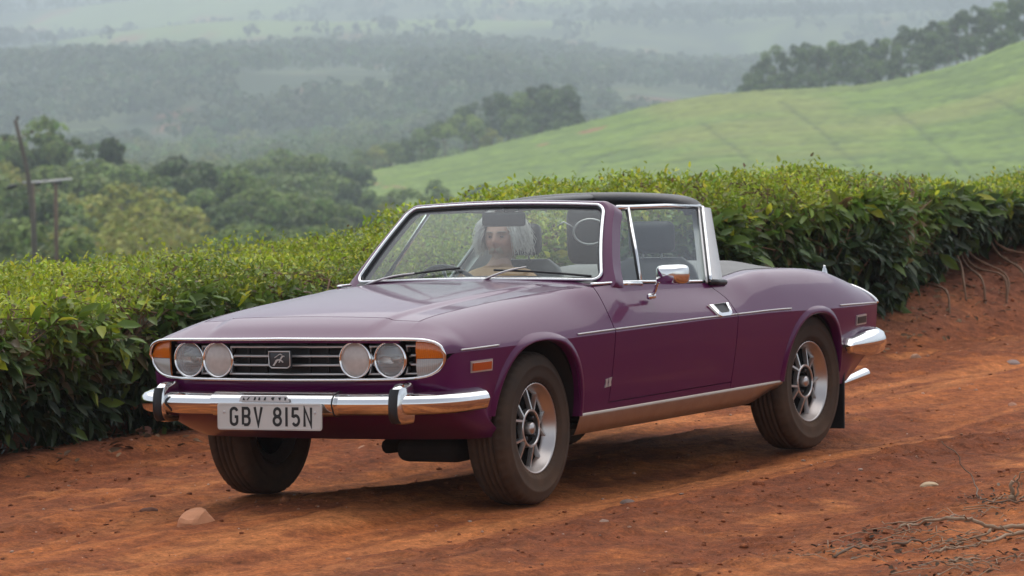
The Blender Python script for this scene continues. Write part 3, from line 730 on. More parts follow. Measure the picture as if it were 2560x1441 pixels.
branch('dead_twig', [([gp(2600, 1254, .02), gp(2540, 1254, .03), gp(2480, 1250, .03), gp(2447, 1243, .03)], .007, .005), ([gp(2447, 1243, .03), bpx(2430, 1200, 'x', gp(2447, 1243)[0]), bpx(2395, 1145, 'x', gp(2447, 1243)[0]), bpx(2352, 1100, 'x', gp(2447, 1243)[0])], .005, .003), ([gp(2447, 1243, .03), gp(2420, 1240, .03), gp(2400, 1232, .02)], .003, .001)],
       'thin dark twig arching up from the ground at right', 'twig', 'bark')
x_st = gp(2537, 1250)[0]
branch('wood_stump', [([bpx(2532, 1256, 'x', x_st), bpx(2530, 1235, 'x', x_st), bpx(2533, 1205, 'x', x_st)], .022, .013), ([bpx(2538, 1250, 'x', x_st), bpx(2543, 1215, 'x', x_st), bpx(2536, 1190, 'x', x_st)], .008, .005), ([bpx(2540, 1205, 'x', x_st), bpx(2555, 1185, 'x', x_st), bpx(2575, 1170, 'x', x_st)], .006, .004)],
       'upright broken stub of pale wood at the right edge', 'stump')
for i, (u, v, u2, v2, lb) in enumerate(((2085, 1380, 2180, 1358, 'dark rotten stick at the left end of the litter'), (2230, 1352, 2330, 1338, 'brown stick in the middle of the litter'), (2330, 1372, 2420, 1362, 'grey stick below the middle of the litter'), (2250, 1312, 2300, 1300, 'short pale stick above the litter'), (2370, 1415, 2450, 1405, 'brown stick near the bottom edge at right'))):
    branch('dead_stick', [([gp(u, v, .012), gp((u + u2) / 2, (v + v2) / 2 - 4, .02), gp(u2, v2, .012)], .010, .005)], lb, 'stick', 'bark' if i in (0, 1) else 'deadwood', group='sticks in the litter')

MAT['litter'] = attr_diff('litter', .85)
def leaf_arrays(C, A, Nn, size, wid):
    """C base points, A long axis, Nn face normal, returns V (n,8,3) and face index arrays"""
    A = A / np.linalg.norm(A, axis=1, keepdims=True); Bv = np.cross(Nn, A); Bv /= np.linalg.norm(Bv, axis=1, keepdims=True) + 1e-9; Nn = np.cross(A, Bv)
    T = [(0, 0, 0), (.30, .42, .05), (.70, .34, .02), (1, 0, -.12), (.70, -.34, .02), (.30, -.42, .05), (.30, 0, -.03), (.70, 0, -.07)]
    V = np.stack([C + (A * u + Bv * (v * wid[:, None] / size[:, None]) + Nn * w) * size[:, None] for u, v, w in T], 1)
    F = np.array([(0, 6, 1, 1), (0, 5, 6, 6), (6, 7, 2, 1), (6, 5, 4, 7), (7, 3, 2, 2), (7, 4, 3, 3)])
    return V, F
LT = np.array([(0, 6, 1), (0, 5, 6), (6, 7, 2), (6, 2, 1), (6, 5, 4), (6, 4, 7), (7, 3, 2), (7, 4, 3)])
def leaves_obj(name, V, cc, mat, parent=None):
    n = len(V); F = (LT[None] + (np.arange(n) * 8)[:, None, None]).reshape(-1, 3)
    o = mk(name, V.reshape(-1, 3), F, mat, parent, True, np.repeat(cc, 8, 0)); o['kind'] = 'stuff'; return o
def litter(name, n, seed, xr, yr, dens, cols_, size, label):
    r = np.random.default_rng(seed); x = r.uniform(*xr, n); y = r.uniform(*yr, n); k = r.uniform(0, 1, n) < dens(x, y); x, y = x[k], y[k]; n = len(x)
    C = np.stack([x, y, road_z(x, y)[0] + .004 + r.uniform(0, .02, n)], -1); an = r.uniform(0, 2 * pi, n); A = np.stack([np.cos(an), np.sin(an), r.normal(size=n) * .25], -1); Nn = r.normal(size=(n, 3)) * .45 + [0, 0, 1]
    s = r.uniform(*size, n); V, _ = leaf_arrays(C, A, Nn, s, s * r.uniform(.3, .6, n)); cc = np.array(cols_)[r.integers(0, len(cols_), n)] * r.uniform(.6, 1.3, (n, 1))
    o = leaves_obj(name, V, cc, MAT['litter']); tag(o, label, 'leaf litter')
BR = [(.13, .075, .04), (.20, .12, .07), (.09, .05, .03), (.16, .10, .06), (.28, .17, .10)]
litter('leaf_litter', 6500, 41, (-15, 3.5), (-3.6, -1.7), lambda x, y: np.clip(1.0 - np.abs(y - (edge_y(x) - .45)) * 2.2, 0, 1), BR, (.03, .07), 'dry brown leaf litter along the foot of the hedges')
lp = [gp(u, v) for u, v in ((2100, 1375), (2180, 1355), (2260, 1350), (2330, 1362), (2400, 1350), (2480, 1340), (2540, 1400), (2440, 1425), (2540, 1265), (2470, 1255), (2350, 1420), (2250, 1330))]
def ldens(x, y):
    d = np.min([np.hypot((x - q[0]) / .42, (y - q[1]) / .16) for q in lp], 0); return np.clip(1.25 - d, 0, 1)
litter('twig_litter', 5500, 42, (-.6, 3.6), (1.7, 4.2), ldens, [(.09, .062, .04), (.13, .09, .06), (.05, .034, .024), (.20, .15, .11), (.11, .07, .045)], (.012, .034), 'grey-brown litter of twigs and leaves at lower right')
r = np.random.default_rng(77); mb = MB()
for k in range(80):
    q = lp[r.integers(0, len(lp))]; x, y = q[0] + r.normal() * .28, q[1] + r.normal() * .09; an = r.uniform(0, pi); ln_ = r.uniform(.05, .2); z = rz0(x, y)
    mb.tube([(x, y, z + .008), (x + ln_ * .5 * math.cos(an), y + ln_ * .5 * math.sin(an), z + .014 + r.uniform(0, .02)), (x + ln_ * math.cos(an), y + ln_ * math.sin(an), z + .01)], [.0022, .0018, .001], 4, caps=False)
o = mb.obj('twig_bits', MAT['deadwood']); o['kind'] = 'stuff'; tag(o, 'fine broken twigs scattered through the litter at lower right', 'twigs')

# ================================================================== TEA HEDGES
front_y = pchip([-20, -15, -12, -10, -8, -6, -4, -1.5, .5, 3, 6], [-2.75, -2.75, -2.72, -2.50, -2.22, -2.42, -2.72, -2.78, -2.62, -2.5, -2.4])
top_z = pchip([-20, -15, -12.7, -10.2, -8.3, -6.7, -5.65, -4.6, -3.8, -3, -1.75, -1.1, -.1, .5, 3, 6], [.94, .94, .95, 1.01, 1.10, 1.23, 1.12, .98, .89, .86, .87, .86, .82, .80, .79, .79])
low_z = pchip([-20, -13, -12, -10.4, -9.4, -8, -5, -1, 1, 6], [.60, .62, .64, .56, .30, .20, .10, .10, .12, .1])
PRF = np.array([(-.30, 0.0), (-.06, .10), (.04, .28), (.09, .50), (.07, .72), (-.01, .88), (-.16, .97), (-.40, 1.0), (-.80, 1.0), (-1.20, .985), (-1.45, .90)])
PC = catmull(PRF, 10); PL = np.concatenate([[0], np.cumsum(np.hypot(*np.diff(PC, axis=0).T))]); PL /= PL[-1]
def hedge_surf(x, s, fy, tz_, lz, seed):
    dy = np.interp(s, PL, PC[:, 0]); hf = np.interp(s, PL, PC[:, 1])
    t0 = np.interp(s + .01, PL, PC[:, 0]) - np.interp(s - .01, PL, PC[:, 0]); t1 = np.interp(s + .01, PL, PC[:, 1]) - np.interp(s - .01, PL, PC[:, 1])
    ny, nz = t1, -t0; l = np.hypot(ny, nz) + 1e-9; ny, nz = ny / l, nz / l
    lump = .15 * fbm(x * 1.0, s * 5, 3, seed) + .05 * fbm(x * 3.5, s * 14, 2, seed + 5)
    z0, z1 = lz(x), tz_(x) + .085 * fbm(x * .62, 0 * x + seed, 2, seed + 15) - .05 * np.exp(-((np.abs((x * .71 + .3 * np.sin(x * 1.7)) % 1 - .5)) / .10) ** 2)
    y = fy(x) + dy + ny * lump; z = z0 + (z1 - z0) * hf + nz * lump * .8
    return np.stack([x, y, z], -1), np.stack([.25 * fbm(x * 2, s * 3, 2, seed + 9), ny, nz], -1), hf
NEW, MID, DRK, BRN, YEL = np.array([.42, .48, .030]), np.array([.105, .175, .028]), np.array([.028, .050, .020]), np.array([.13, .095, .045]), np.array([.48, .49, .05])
leaf_meshes = []
MAT['twig'] = simple('reddish_twig', (.20, .115, .07), .85, noise=.4, scale=30)
def make_hedge(label, x0, x1, fy, tz_, lz, seed, n, nsolo, dry=0.0, big=1.0, group=None, topmix=1.0, lumk=1.0):
    r = np.random.default_rng(seed)
    root = empty('tea_hedge', ((x0 + x1) / 2, float(fy(np.array((x0 + x1) / 2))) - .4, rz0((x0 + x1) / 2, float(fy(np.array((x0 + x1) / 2))))))
    o0 = np.array(root.location)
    x = r.uniform(x0, x1, n); s = r.uniform(0, 1, n) ** .85
    P, Nn, hf = hedge_surf(x, s, fy, tz_, lz, seed)
    depth = r.exponential(.055, n).clip(0, .34); spring = np.where((hf > .9) & (r.uniform(0, 1, n) < .10), r.uniform(0, .07, n), 0)
    P = P - Nn * (depth - spring)[:, None] + r.normal(size=(n, 3)) * .012
    hole = (fbm(x * 3.2, s * 11, 3, seed + 61) > .04 + .5 * sstep(.70, .9, hf)) & (r.uniform(0, 1, n) < .85); P = np.where(hole[:, None], P - Nn * .20, P)
    lump2 = np.exp(-((np.abs((x * .71 + .3 * np.sin(x * 1.7)) % 1 - .5)) / .09) ** 2); P = P - Nn * (.10 * lump2)[:, None]; P[:, 2] = np.where(hf < .6, np.minimum(P[:, 2], lz(x) + (tz_(x) - lz(x)) * .72), P[:, 2])
    top = sstep(.74, .97, hf + .10 * fbm(x * 2.2, s * 3, 2, seed + 21)); top = np.maximum(top, np.maximum(sstep(.56, .64, s), .9 * sstep(.86, .95, hf)))
    size = (.086 - .053 * top) * (r.uniform(.62, 1.0, n) + .95 * r.uniform(0, 1, n) ** 4 * (1 - .5 * top)) * big; wid = size * r.uniform(.36, .50, n) * (1 + .25 * top)
    rad = r.normal(size=(n, 3)); rad /= np.linalg.norm(rad, axis=1, keepdims=True)
    A = Nn * (.55 - .35 * top)[:, None] + rad * (.75 + .35 * top)[:, None] + np.stack([0 * x, 0 * x, -.55 + .85 * top], -1)
    Nf = Nn * .5 + r.normal(size=(n, 3)) * .45 + np.stack([0 * x, .25 * (1 - top), .45 + .3 * top], -1)
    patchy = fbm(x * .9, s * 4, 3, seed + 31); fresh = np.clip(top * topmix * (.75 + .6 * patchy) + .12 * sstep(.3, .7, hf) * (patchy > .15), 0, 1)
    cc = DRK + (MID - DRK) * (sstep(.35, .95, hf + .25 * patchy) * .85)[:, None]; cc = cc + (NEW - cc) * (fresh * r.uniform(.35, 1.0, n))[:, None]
    yl = (r.uniform(0, 1, n) < .16 * top * topmix); cc[yl] = YEL
    dr = r.uniform(0, 1, n) < (.03 + dry * np.exp(-((hf - .62) / .16) ** 2) * sstep(-.3, .3, patchy + .1)); cc[dr] = BRN
    cc = np.clip(cc * lumk * r.uniform(.65, 1.3, (n, 1)) * (1 + r.normal(size=(n, 3)) * .07), .008, .9)
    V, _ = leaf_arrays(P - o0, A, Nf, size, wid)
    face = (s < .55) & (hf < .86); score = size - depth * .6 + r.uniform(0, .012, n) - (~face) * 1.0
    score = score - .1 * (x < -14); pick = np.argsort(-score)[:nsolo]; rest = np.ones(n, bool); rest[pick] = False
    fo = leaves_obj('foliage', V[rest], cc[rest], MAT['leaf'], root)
    if not leaf_meshes:
        base = [(DRK * 1.2), (MID * .9), (MID * 1.25), (NEW * .75), (YEL * .7), (DRK * 1.6 + .01)]
        for bc in base:
            V1, _ = leaf_arrays(np.zeros((1, 3)), np.array([[1., 0, 0]]), np.array([[0, 0, 1.]]), np.ones(1), np.array([.44]))
            leaf_meshes.append(mesh('leaf', V1.reshape(-1, 3), LT, MAT['leaf'], True, np.repeat(bc[None], 8, 0)))
    lum = np.array([.02, .055, .08, .12, .17, .035])
    for i in pick:
        a = A[i] / np.linalg.norm(A[i]); b_ = np.cross(Nf[i], a); b_ /= np.linalg.norm(b_); c0 = np.cross(a, b_); q = P[i] - o0; sz = size[i]
        k = int(np.argmin(np.abs(lum - (cc[i][1] * .7 + r.normal() * .015))))
        o = ob('leaf', leaf_meshes[k], root)
        o.matrix_local = Matrix(((a[0] * sz, b_[0] * sz, c0[0] * sz, q[0]), (a[1] * sz, b_[1] * sz, c0[1] * sz, q[1]), (a[2] * sz, b_[2] * sz, c0[2] * sz, q[2]), (0, 0, 0, 1)))
    # dark sheet painting the shaded inside of the hedge, also blocks see-through
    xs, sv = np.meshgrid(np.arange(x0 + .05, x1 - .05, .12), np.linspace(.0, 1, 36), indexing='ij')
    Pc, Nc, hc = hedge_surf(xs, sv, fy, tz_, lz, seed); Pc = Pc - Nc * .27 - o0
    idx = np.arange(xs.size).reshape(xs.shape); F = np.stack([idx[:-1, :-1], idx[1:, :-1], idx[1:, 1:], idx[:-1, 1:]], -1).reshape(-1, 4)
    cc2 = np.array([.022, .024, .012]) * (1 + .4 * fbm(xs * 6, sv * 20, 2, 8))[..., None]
    mk('shade_core', Pc.reshape(-1, 3), F, MAT['terrain'], root, True, cc2.reshape(-1, 3))
    # twigs near the surface
    mb = MB()
    for k in range(int(34 * (x1 - x0))):
        xx = r.uniform(x0 + .1, x1 - .1); s0 = r.uniform(.06, .55); pts = []
        for q in range(4):
            pp, nn, _ = hedge_surf(np.array([xx + .09 * q * r.normal()]), np.array([np.clip(s0 + .045 * q, 0, 1)]), fy, tz_, lz, seed); pts.append(pp[0] - nn[0] * (.16 - .045 * q) - o0)
        mb.tube(pts, [.007, .006, .0045, .0025], 4, caps=False)
    tw = mb.obj('twigs', MAT['twig'], root); tw['kind'] = 'stuff'
    tag(root, label, 'hedge', group); return root, o0
h1, o1 = make_hedge('clipped tea hedge beside the car front with brown twigs and yellow-green top', -4.7, 3.4, front_y, top_z, low_z, 501, 62000, 300, dry=.32, group='tea hedges beside the road', lumk=1.18)
h2, o2 = make_hedge('tall dense green tea hedge behind the car rear with bare stems at its foot', -22.0, -4.7, front_y, top_z, low_z, 601, 96000, 300, dry=.08, big=1.22, group='tea hedges beside the road', topmix=.85, lumk=1.3)
by = lambda x: np.full_like(np.asarray(x, float), -4.25) + .1 * np.asarray(x, float) * 0
bz = pchip([-16, -10, -7, -5, -3.5, -2.6, -1.6, -.6], [.6, .7, .86, .80, .76, .80, .82, .66])
h3, o3 = make_hedge('bright green back row of tea bushes above the left hedge', -9.5, -.6, by, bz, lambda x: 0 * np.asarray(x, float) + .05, 701, 30000, 60, topmix=1.0, lumk=1.18)
# stems under the right hedge
for i, (a, b, c0) in enumerate(((( -10.1, -2.30), (-10.25, -2.42), .46), ((-10.3, -2.25), (-10.5, -2.5), .5), ((-10.55, -2.2), (-10.6, -2.5), .5), ((-10.8, -2.3), (-10.7, -2.55), .52), ((-11.0, -2.25), (-11.25, -2.6), .55), ((-11.5, -2.3), (-11.3, -2.6), .55), ((-12.0, -2.3), (-11.9, -2.6), .55), ((-9.6, -2.2), (-9.8, -2.5), .4), ((-12.5, -2.4), (-12.3, -2.6), .6))):
    a = (a[0] + .45, a[1]); b = (b[0] + .45, b[1]); z0 = rz0(*a); pts = catmull(np.array([(a[0] + .12, a[1] + .05, z0 - .06 + 0 * i), (a[0] + .05, a[1] + .0, z0 + .10 + .03 * (i % 3)), (b[0], b[1], z0 + .5 * c0), (b[0] - .1, b[1] - .2, z0 + c0 + .1)]), 5)
    MB().tube([p_ - o2 for p_ in pts], list(np.linspace(.010, .007, len(pts)) * np.random.default_rng(i).uniform(.75, 1.3, len(pts))), 6).obj('stem', MAT['twig'], h2)
# two little plants poking above the hedge
def blade_plant(u, v, d_y, n, ln_, col, label, name='blade_leaved_plant'):
    p_ = bpx(u, v, 'y', d_y); root = empty(name, (p_[0], p_[1], p_[2] - .30)); r = np.random.default_rng(n)
    m_ = attr_leaf('blade_leaf_%d' % n)
    MB().tube([(0, 0, -.25), (0, 0, .0), (.01, 0, .18)], [.015, .012, .006], 6).obj('stem', MAT['bark'], root)
    for k in range(n):
        an = 2 * pi * k / n + r.uniform(-.3, .3); up = r.uniform(.5, 1.1); L_ = ln_ * r.uniform(.7, 1.1); P = np.zeros((7, 3, 3))
        for i in range(7):
            t_ = i / 6; rr = L_ * t_; zz = .08 + up * L_ * t_ - .75 * L_ * t_ * t_; w = .022 * math.sin(pi * min(1, t_ * .9 + .08)) * (ln_ / .25)
            for j, e in enumerate((-1, 0, 1)): P[i, j] = (rr * math.cos(an) - e * w * math.sin(an), rr * math.sin(an) + e * w * math.cos(an), zz - (0 if e else .006))
        mb = MB().grid(P); mk('leaf', mb.V, mb.F, m_, root, True, np.tile(np.array(col) * r.uniform(.7, 1.2), (21, 1)))
    tag(root, label, 'plant')
blade_plant(555, 590, -4.0, 13, .26, (.09, .17, .03), 'arching long-leaved plant rising from the back row of tea')
blade_plant(22, 668, -3.3, 7, .13, (.03, .06, .02), 'small dark sprout poking above the hedge at the left edge')
blade_plant(1335, 452, -3.6, 9, .20, (.035, .06, .02), 'dark arching shoots above the hedge behind the windscreen')
# ================================================================== THE CAR
car = empty('convertible_car')
tag(car, 'purple vintage convertible car with chrome bumpers and open top on the dirt road', 'car')

_yc = pchip([2.06, 1.9, 1.7, 1.5, 1.2, .6, 0, -.8, -1.3, -1.7, -2.0, -2.13], [.745, .768, .783, .792, .80, .806, .808, .808, .805, .79, .764, .745])
_zc = pchip([2.06, 1.8, 0, -.7, -1.5, -2.13], [.687, .690, .690, .684, .66, .648])
_y2 = pchip([2.06, 1.84, 1.5, 1.2, .9, .66, .45, -.4, -.6, -.95, -1.4, -1.9, -2.13], [.56, .548, .565, .58, .61, .665, .695, .70, .69, .655, .645, .63, .61])
_z2 = pchip([2.06, 1.96, 1.84, 1.5, 1.2, .9, .66, .45, -.1, -.4, -.55, -.73, -.95, -1.34, -1.6, -1.9, -2.05, -2.13],
            [.752, .785, .814, .848, .866, .880, .887, .885, .858, .846, .847, .861, .874, .862, .838, .797, .770, .742])
_zh = pchip([2.06, 1.96, 1.84, 1.5, 1.2, .9, .66, .45, -.5, -.95, -1.3, -1.6, -1.9, -2.05, -2.13],
            [.757, .796, .827, .866, .888, .905, .917, .928, .86, .882, .876, .852, .815, .788, .758])
_d2x = pchip([2.06, 1.84, 1.2, .66, .4, -.4, -.7, -1.0, -2.13], [.135, .12, .11, .05, .022, .022, .05, .075, .06])
_d2z = pchip([2.06, 1.84, 1.2, .66, .4, -.4, -.7, -1.0, -2.13], [.004, .016, .016, .02, .05, .05, .02, .012, .02])
ZB = .352

def nose_x(y):
    return .105 * (np.abs(y) / .745) ** 2.5
def S(x0, t):
    x0, t = np.broadcast_arrays(np.asarray(x0, float), np.asarray(t, float))
    yc, zc, y2, z2, zh = _yc(x0), _zc(x0), _y2(x0), _z2(x0), _zh(x0)
    q = np.maximum(1 - t, 0)
    yA = yc - .014 * q - .030 * q ** 1.6; zA = ZB + (zc - ZB) * t
    u = np.clip(t - 1, 0, 1)
    P1z = zc + (.45 + .42 * sstep(1.80, 2.06, x0)) * (z2 - zc)
    P1y = yc - .46 * (P1z - zc) * (1 - sstep(1.80, 2.06, x0))
    P2y, P2z = y2 + _d2x(x0), z2 - _d2z(x0)
    b0, b1, b2, b3 = (1 - u) ** 3, 3 * u * (1 - u) ** 2, 3 * u * u * (1 - u), u ** 3
    yB = b0 * yc + b1 * P1y + b2 * P2y + b3 * y2; zB = b0 * zc + b1 * P1z + b2 * P2z + b3 * z2
    w = np.clip(t - 2, 0, 1)
    yC = y2 * (1 - w); yk = .40 + .05 * np.clip((2.0 - x0), 0, 2)
    bul = .009 * (1 - sstep(yk - .022, yk + .022, yC)) * sstep(.60, .8, x0) * (1 - sstep(1.93, 2.06, x0))
    zC = z2 + (zh - z2) * (1 - (1 - w) ** 2) + bul
    y = np.where(t < 1, yA, np.where(t < 2, yB, yC)); z = np.where(t < 1, zA, np.where(t < 2, zB, zC))
    wx = sstep(1.72, 2.06, x0)
    return np.stack([x0 - wx * nose_x(y) + 1.5 * np.maximum(0, .455 - z) * sstep(-1.62, -2.13, x0) + (.098 + .45 * np.maximum(0, z - .67)) * sstep(-1.55, -2.13, x0) - .02 * (1 - np.abs(y) / .745) * sstep(-1.7, -2.13, x0), y, z], -1)
def SN(x0, t):
    e = 1e-4
    a = S(x0 + e, t) - S(x0 - e, t); b = S(x0, t + e) - S(x0, t - e)
    n = np.cross(b, a); n /= np.linalg.norm(n, axis=-1, keepdims=True) + 1e-12
    s = np.sign(n[..., 1] + .6 * n[..., 2]); return n * s[..., None]
def tz(x, z):
    x = np.asarray(x, float); z = np.asarray(z, float); zc = _zc(x)
    lo = np.ones_like(x + z); hi = lo * 2
    for _ in range(30):
        m_ = (lo + hi) / 2; g = S(x, m_)[..., 2] < z; lo = np.where(g, m_, lo); hi = np.where(g, hi, m_)
    return np.where(z <= zc, (z - ZB) / (zc - ZB), lo)
ARCH = {'f': (1.27, .345, .372, 2.4), 'r': (-1.265, .300, .326, 2.3)}
AZ = .325
def archz(x, k):
    c, a, b, n = ARCH[k]
    d = np.clip(np.abs(np.asarray(x, float) - c) / a, 0, 1)
    return AZ + b * (1 - d ** n) ** (1 / n)

def patch(mb, X, T, flange='', side=1, off=.014, lift=0.0):
    P = S(X, T); Nn = SN(X, T)
    P = P + Nn * lift
    def put(Q, fl=False):
        Q = Q.copy()
        if side < 0: Q[..., 1] *= -1
        mb.grid(Q, flip=(side > 0) != fl)
    put(P)
    if 'a' in flange: put(np.stack([P[0] - Nn[0] * off, P[0]], 0))
    if 'b' in flange: put(np.stack([P[-1], P[-1] - Nn[-1] * off], 0))
    if 'c' in flange: put(np.stack([P[:, 0] - Nn[:, 0] * off, P[:, 0]], 1))
    if 'd' in flange: put(np.stack([P[:, -1], P[:, -1] - Nn[:, -1] * off], 1))
def cols(a, b, n): return a + (b - a) * np.linspace(0, 1, n)
def ccos(a, b, n): return a + (b - a) * (1 - np.cos(np.linspace(0, pi, n))) / 2

xdf = pchip([-.5, 0, 1, 1.5, 2], [.69, .682, .662, .648, .622])
xdr = pchip([-.5, 0, 1, 1.4, 2], [-.43, -.44, -.462, -.455, -.372])
G = .0028
for side in (1, -1):
    wing = 'left' if side > 0 else 'right'
    # front wing
    mb = MB()
    t = np.linspace(1, 2, 22)[None, :]
    xs = np.concatenate([cols(0, .18, 10), ccos(.18, .72, 46)[1:], cols(.72, 1, 26)[1:]])[:, None]
    X = (xdf(t) + G) + (2.06 - xdf(t) - G) * xs
    lo = np.maximum(1, tz(X[:, :1], np.where(np.abs(X[:, :1] - 1.27) < .345, archz(X[:, :1], 'f'), 0)))
    T = lo + (2 - lo) * (t - 1)
    patch(mb, X, T, 'ad', side)
    c, a, b_, n_ = ARCH['f']
    # lower part behind the wheel
    t = np.linspace(0, 1, 16)[None, :]
    xc = ccos(0, 1, 26)[:, None]
    xr = c - a * (1 - (np.clip(_zc(1.0) - AZ, 0, b_) / b_) ** n_) ** (1 / n_)
    X = (xdf(t) + G) + (xr - .0005 - xdf(t) - G) * xc
    zl = np.where(X[:, -1:] > c - a, archz(np.clip(X[:, -1:], c - a, c + a), 'f'), 0)
    lo = np.maximum(0, tz(X[:, -1:], zl)); lo = np.minimum(lo, .999)
    patch(mb, X, lo + (1 - lo) * t, 'a', side)
    xf = c + a * (1 - (np.clip(_zc(1.5) - AZ, 0, b_) / b_) ** n_) ** (1 / n_)
    X = np.broadcast_to(cols(xf + .0005, 1.622, 18)[:, None], (18, 16))
    zl = np.where(X[:, :1] < c + a, archz(np.clip(X[:, :1], c - a, c + a), 'f'), .40); zl = np.maximum(zl, .40)
    lo = np.minimum(tz(X[:, :1], zl), .999)
    patch(mb, X, lo + (1 - lo) * t, '', side)
    fw = mb.obj('front_wing', MAT['paint'], car)
    # rear quarter
    mb = MB()
    t = np.linspace(1, 2.12, 26)[None, :]
    xs = np.concatenate([cols(0, .25, 14), ccos(.25, .75, 36)[1:], cols(.75, 1, 14)[1:]])[:, None]
    X = (xdr(t) - G) + (-2.13 - xdr(t) + G) * xs
    patch(mb, X, t + 0 * X, 'a', side)
    c, a, b_, n_ = ARCH['r']
    t = np.linspace(0, 1, 16)[None, :]
    X = (xdr(t) - G) + (c + a - xdr(t) + G) * cols(0, 1, 10)[:, None]
    patch(mb, X, t + 0 * X, 'a', side)
    X = np.broadcast_to(ccos(c + a, c - a, 48)[:, None], (48, 16))
    lo = tz(X[:, :1], archz(X[:, :1], 'r'))
    patch(mb, X, lo + (1 - lo) * t, '', side)
    t = np.linspace(-.22, 1, 18)[None, :]
    X = np.broadcast_to(cols(c - a, -2.13, 16)[:, None], (16, 18))
    patch(mb, X, t + 0 * X, '', side)
    rq = mb.obj('rear_quarter_panel', MAT['paint'], car)
    # wheel arch lips and wells
    for k, par in (('f', fw), ('r', rq)):
        c, a, b_, n_ = ARCH[k]
        th = np.linspace(pi * .985, pi * .015, 64) if k == 'r' else np.linspace(pi * .99, pi * .05, 64)
        cx = np.sign(np.cos(th)) * np.abs(np.cos(th)) ** (2 / n_); cz = np.abs(np.sin(th)) ** (2 / n_)
        ax, az = c + a * cx, AZ + b_ * cz
        g = np.stack([np.abs(cx) ** (n_ - 1) * np.sign(cx) / a, cz ** (n_ - 1) / b_], -1); g /= np.linalg.norm(g, axis=1, keepdims=True)
        prof = [(.034, .0004), (.026, .005), (.016, .0095), (.006, .0115), (.0, .010), (-.002, .004), (-.002, -.03)]
        P = np.zeros((64, len(prof), 3))
        for j, (ro, ou) in enumerate(prof):
            px, pz = ax + ro * g[:, 0], np.maximum(az + ro * g[:, 1], .30)
            py = S(px, tz(px, pz))[:, 1] + ou
            P[:, j] = np.stack([px, py * side, pz], -1)
        MB().grid(P, flip=side > 0).obj('wheel_arch_lip', MAT['paint'], par)
        Q = np.zeros((64, 3, 3))
        for j, (sc, y) in enumerate(((1.0, .75), (1.03, .56), (1.03, .36))):
            Q[:, j] = np.stack([c + (ax - c) * sc, np.full(64, y * side), AZ + (az - AZ) * sc + (.0 if j == 0 else .01)], -1)
        mbw = MB().grid(Q, flip=side < 0)
        ring = [tuple(q) for q in Q[:, 2]]
        mbw.add(ring + [(c, .36 * side, .36)], [(i, i + 1, 64) for i in range(63)])
        mbw.obj('wheel_well', MAT['under'], par)
    # door
    mb = MB()
    tb = float(tz(0., .388))
    for (t0, t1, nn, fl) in ((tb, 1, 14, 'abc'), (1, 2, 18, 'abd')):
        t = np.linspace(t0, t1, nn)[None, :]
        X = (xdf(t) - G) + (xdr(t) - xdf(t) + 2 * G) * cols(0, 1, 40)[:, None]
        patch(mb, X, t + 0 * X, fl, side, off=.02)
    door = mb.obj('door', MAT['paint'], car)
    Xl = cols(.62, -.37, 24)
    e0 = S(Xl, 2.0 + 0 * Xl); cap = np.stack([e0 + [0, -.001, -.012], e0 + [0, -.012, .006], e0 + [0, -.055, .004], e0 + [0, -.065, -.06], e0 + [0, -.062, -.40]], 1); cap[..., 1] *= side
    MB().grid(cap, flip=side > 0).obj('door_lining', MAT['seat'], door)
    st = e0 + [0, -.006, .010]; st[:, 1] *= side
    MB().tube(st, .007, 8).obj('waist_trim', MAT['chrome'], door)
    # painted sill below the door and bright sill cover
    mb = MB(); t = np.linspace(0, tb - .012, 4)[None, :]
    X = np.broadcast_to(cols(.69, -.44, 30)[:, None], (30, 4)); patch(mb, X, t + 0 * X, 'd', side)
    sl_ = mb.obj('sill', MAT['paint'], car)
    Xs = cols(.925, -.955, 40); e = S(Xs, 0 * Xs)
    rise = (sstep(-.62, -.96, Xs)) * .055
    prof = [(.000, .004), (.004, .0), (.004, -.012), (-.012, -.055), (-.028, -.088), (-.06, -.094)]
    P = np.stack([e + np.stack([0 * Xs, np.full(40, dy), np.full(40, dz) * (1 - (rise / .094) * (dz < -.02))], -1) for dy, dz in prof], 1); P[..., 1] *= side
    MB().grid(P, flip=side < 0).obj('sill_cover', MAT['sill'], sl_)
    # waist moulding along the crease
    for (xa, xb, par) in ((1.935, 1.60, fw), (.975, .665, fw), (.655, -.455, door), (-.465, -1.0, rq), (-1.53, -2.12, rq)):
        Xq = cols(xa, xb, 24); e = S(Xq, 1.045 + 0 * Xq) + SN(Xq, 1.045 + 0 * Xq) * .002; e[:, 1] *= side
        MB().tube(e, .0042, 6).obj('side_moulding', MAT['silver'], par)
    # side marker lamps
    def onside(x0, x1, z0, z1, lift, name, mat, par, dz=0):
        mb = MB(); X = cols(x0, x1, 8)[:, None] + np.zeros((1, 5)); Z = np.linspace(z0, z1, 5)[None, :] + dz * (X - x0)
        T = tz(X, Z); P = S(X, T) + SN(X, T) * lift; base = S(X, T) - SN(X, T) * .004
        if side < 0: P[..., 1] *= -1; base[..., 1] *= -1
        mb.grid(P, flip=side > 0)
        ring = np.concatenate([np.stack([P[:, 0], base[:, 0]], 1), np.stack([P[-1], base[-1]], 1)[1:], np.stack([P[::-1, -1], base[::-1, -1]], 1)[1:], np.stack([P[0, ::-1], base[0, ::-1]], 1)[1:]], 0)
        mb.grid(ring, flip=side < 0)
        return mb.obj(name, mat, par, autosmooth=40)
    mf = onside(1.835, 1.655, .600, .648, .006, 'side_marker_frame', MAT['slat'], fw)
    onside(1.82, 1.67, .608, .640, .013, 'side_marker_lens', MAT['marker'], mf)
    mf = onside(-1.745, -1.925, .562, .610, .006, 'side_marker_frame', MAT['slat'], rq)
    onside(-1.76, -1.91, .570, .602, .009, 'side_marker_lens', MAT['black'], mf)
    # door handle: chrome bezel with recessed black flap
    hx, hz = -.335, .728
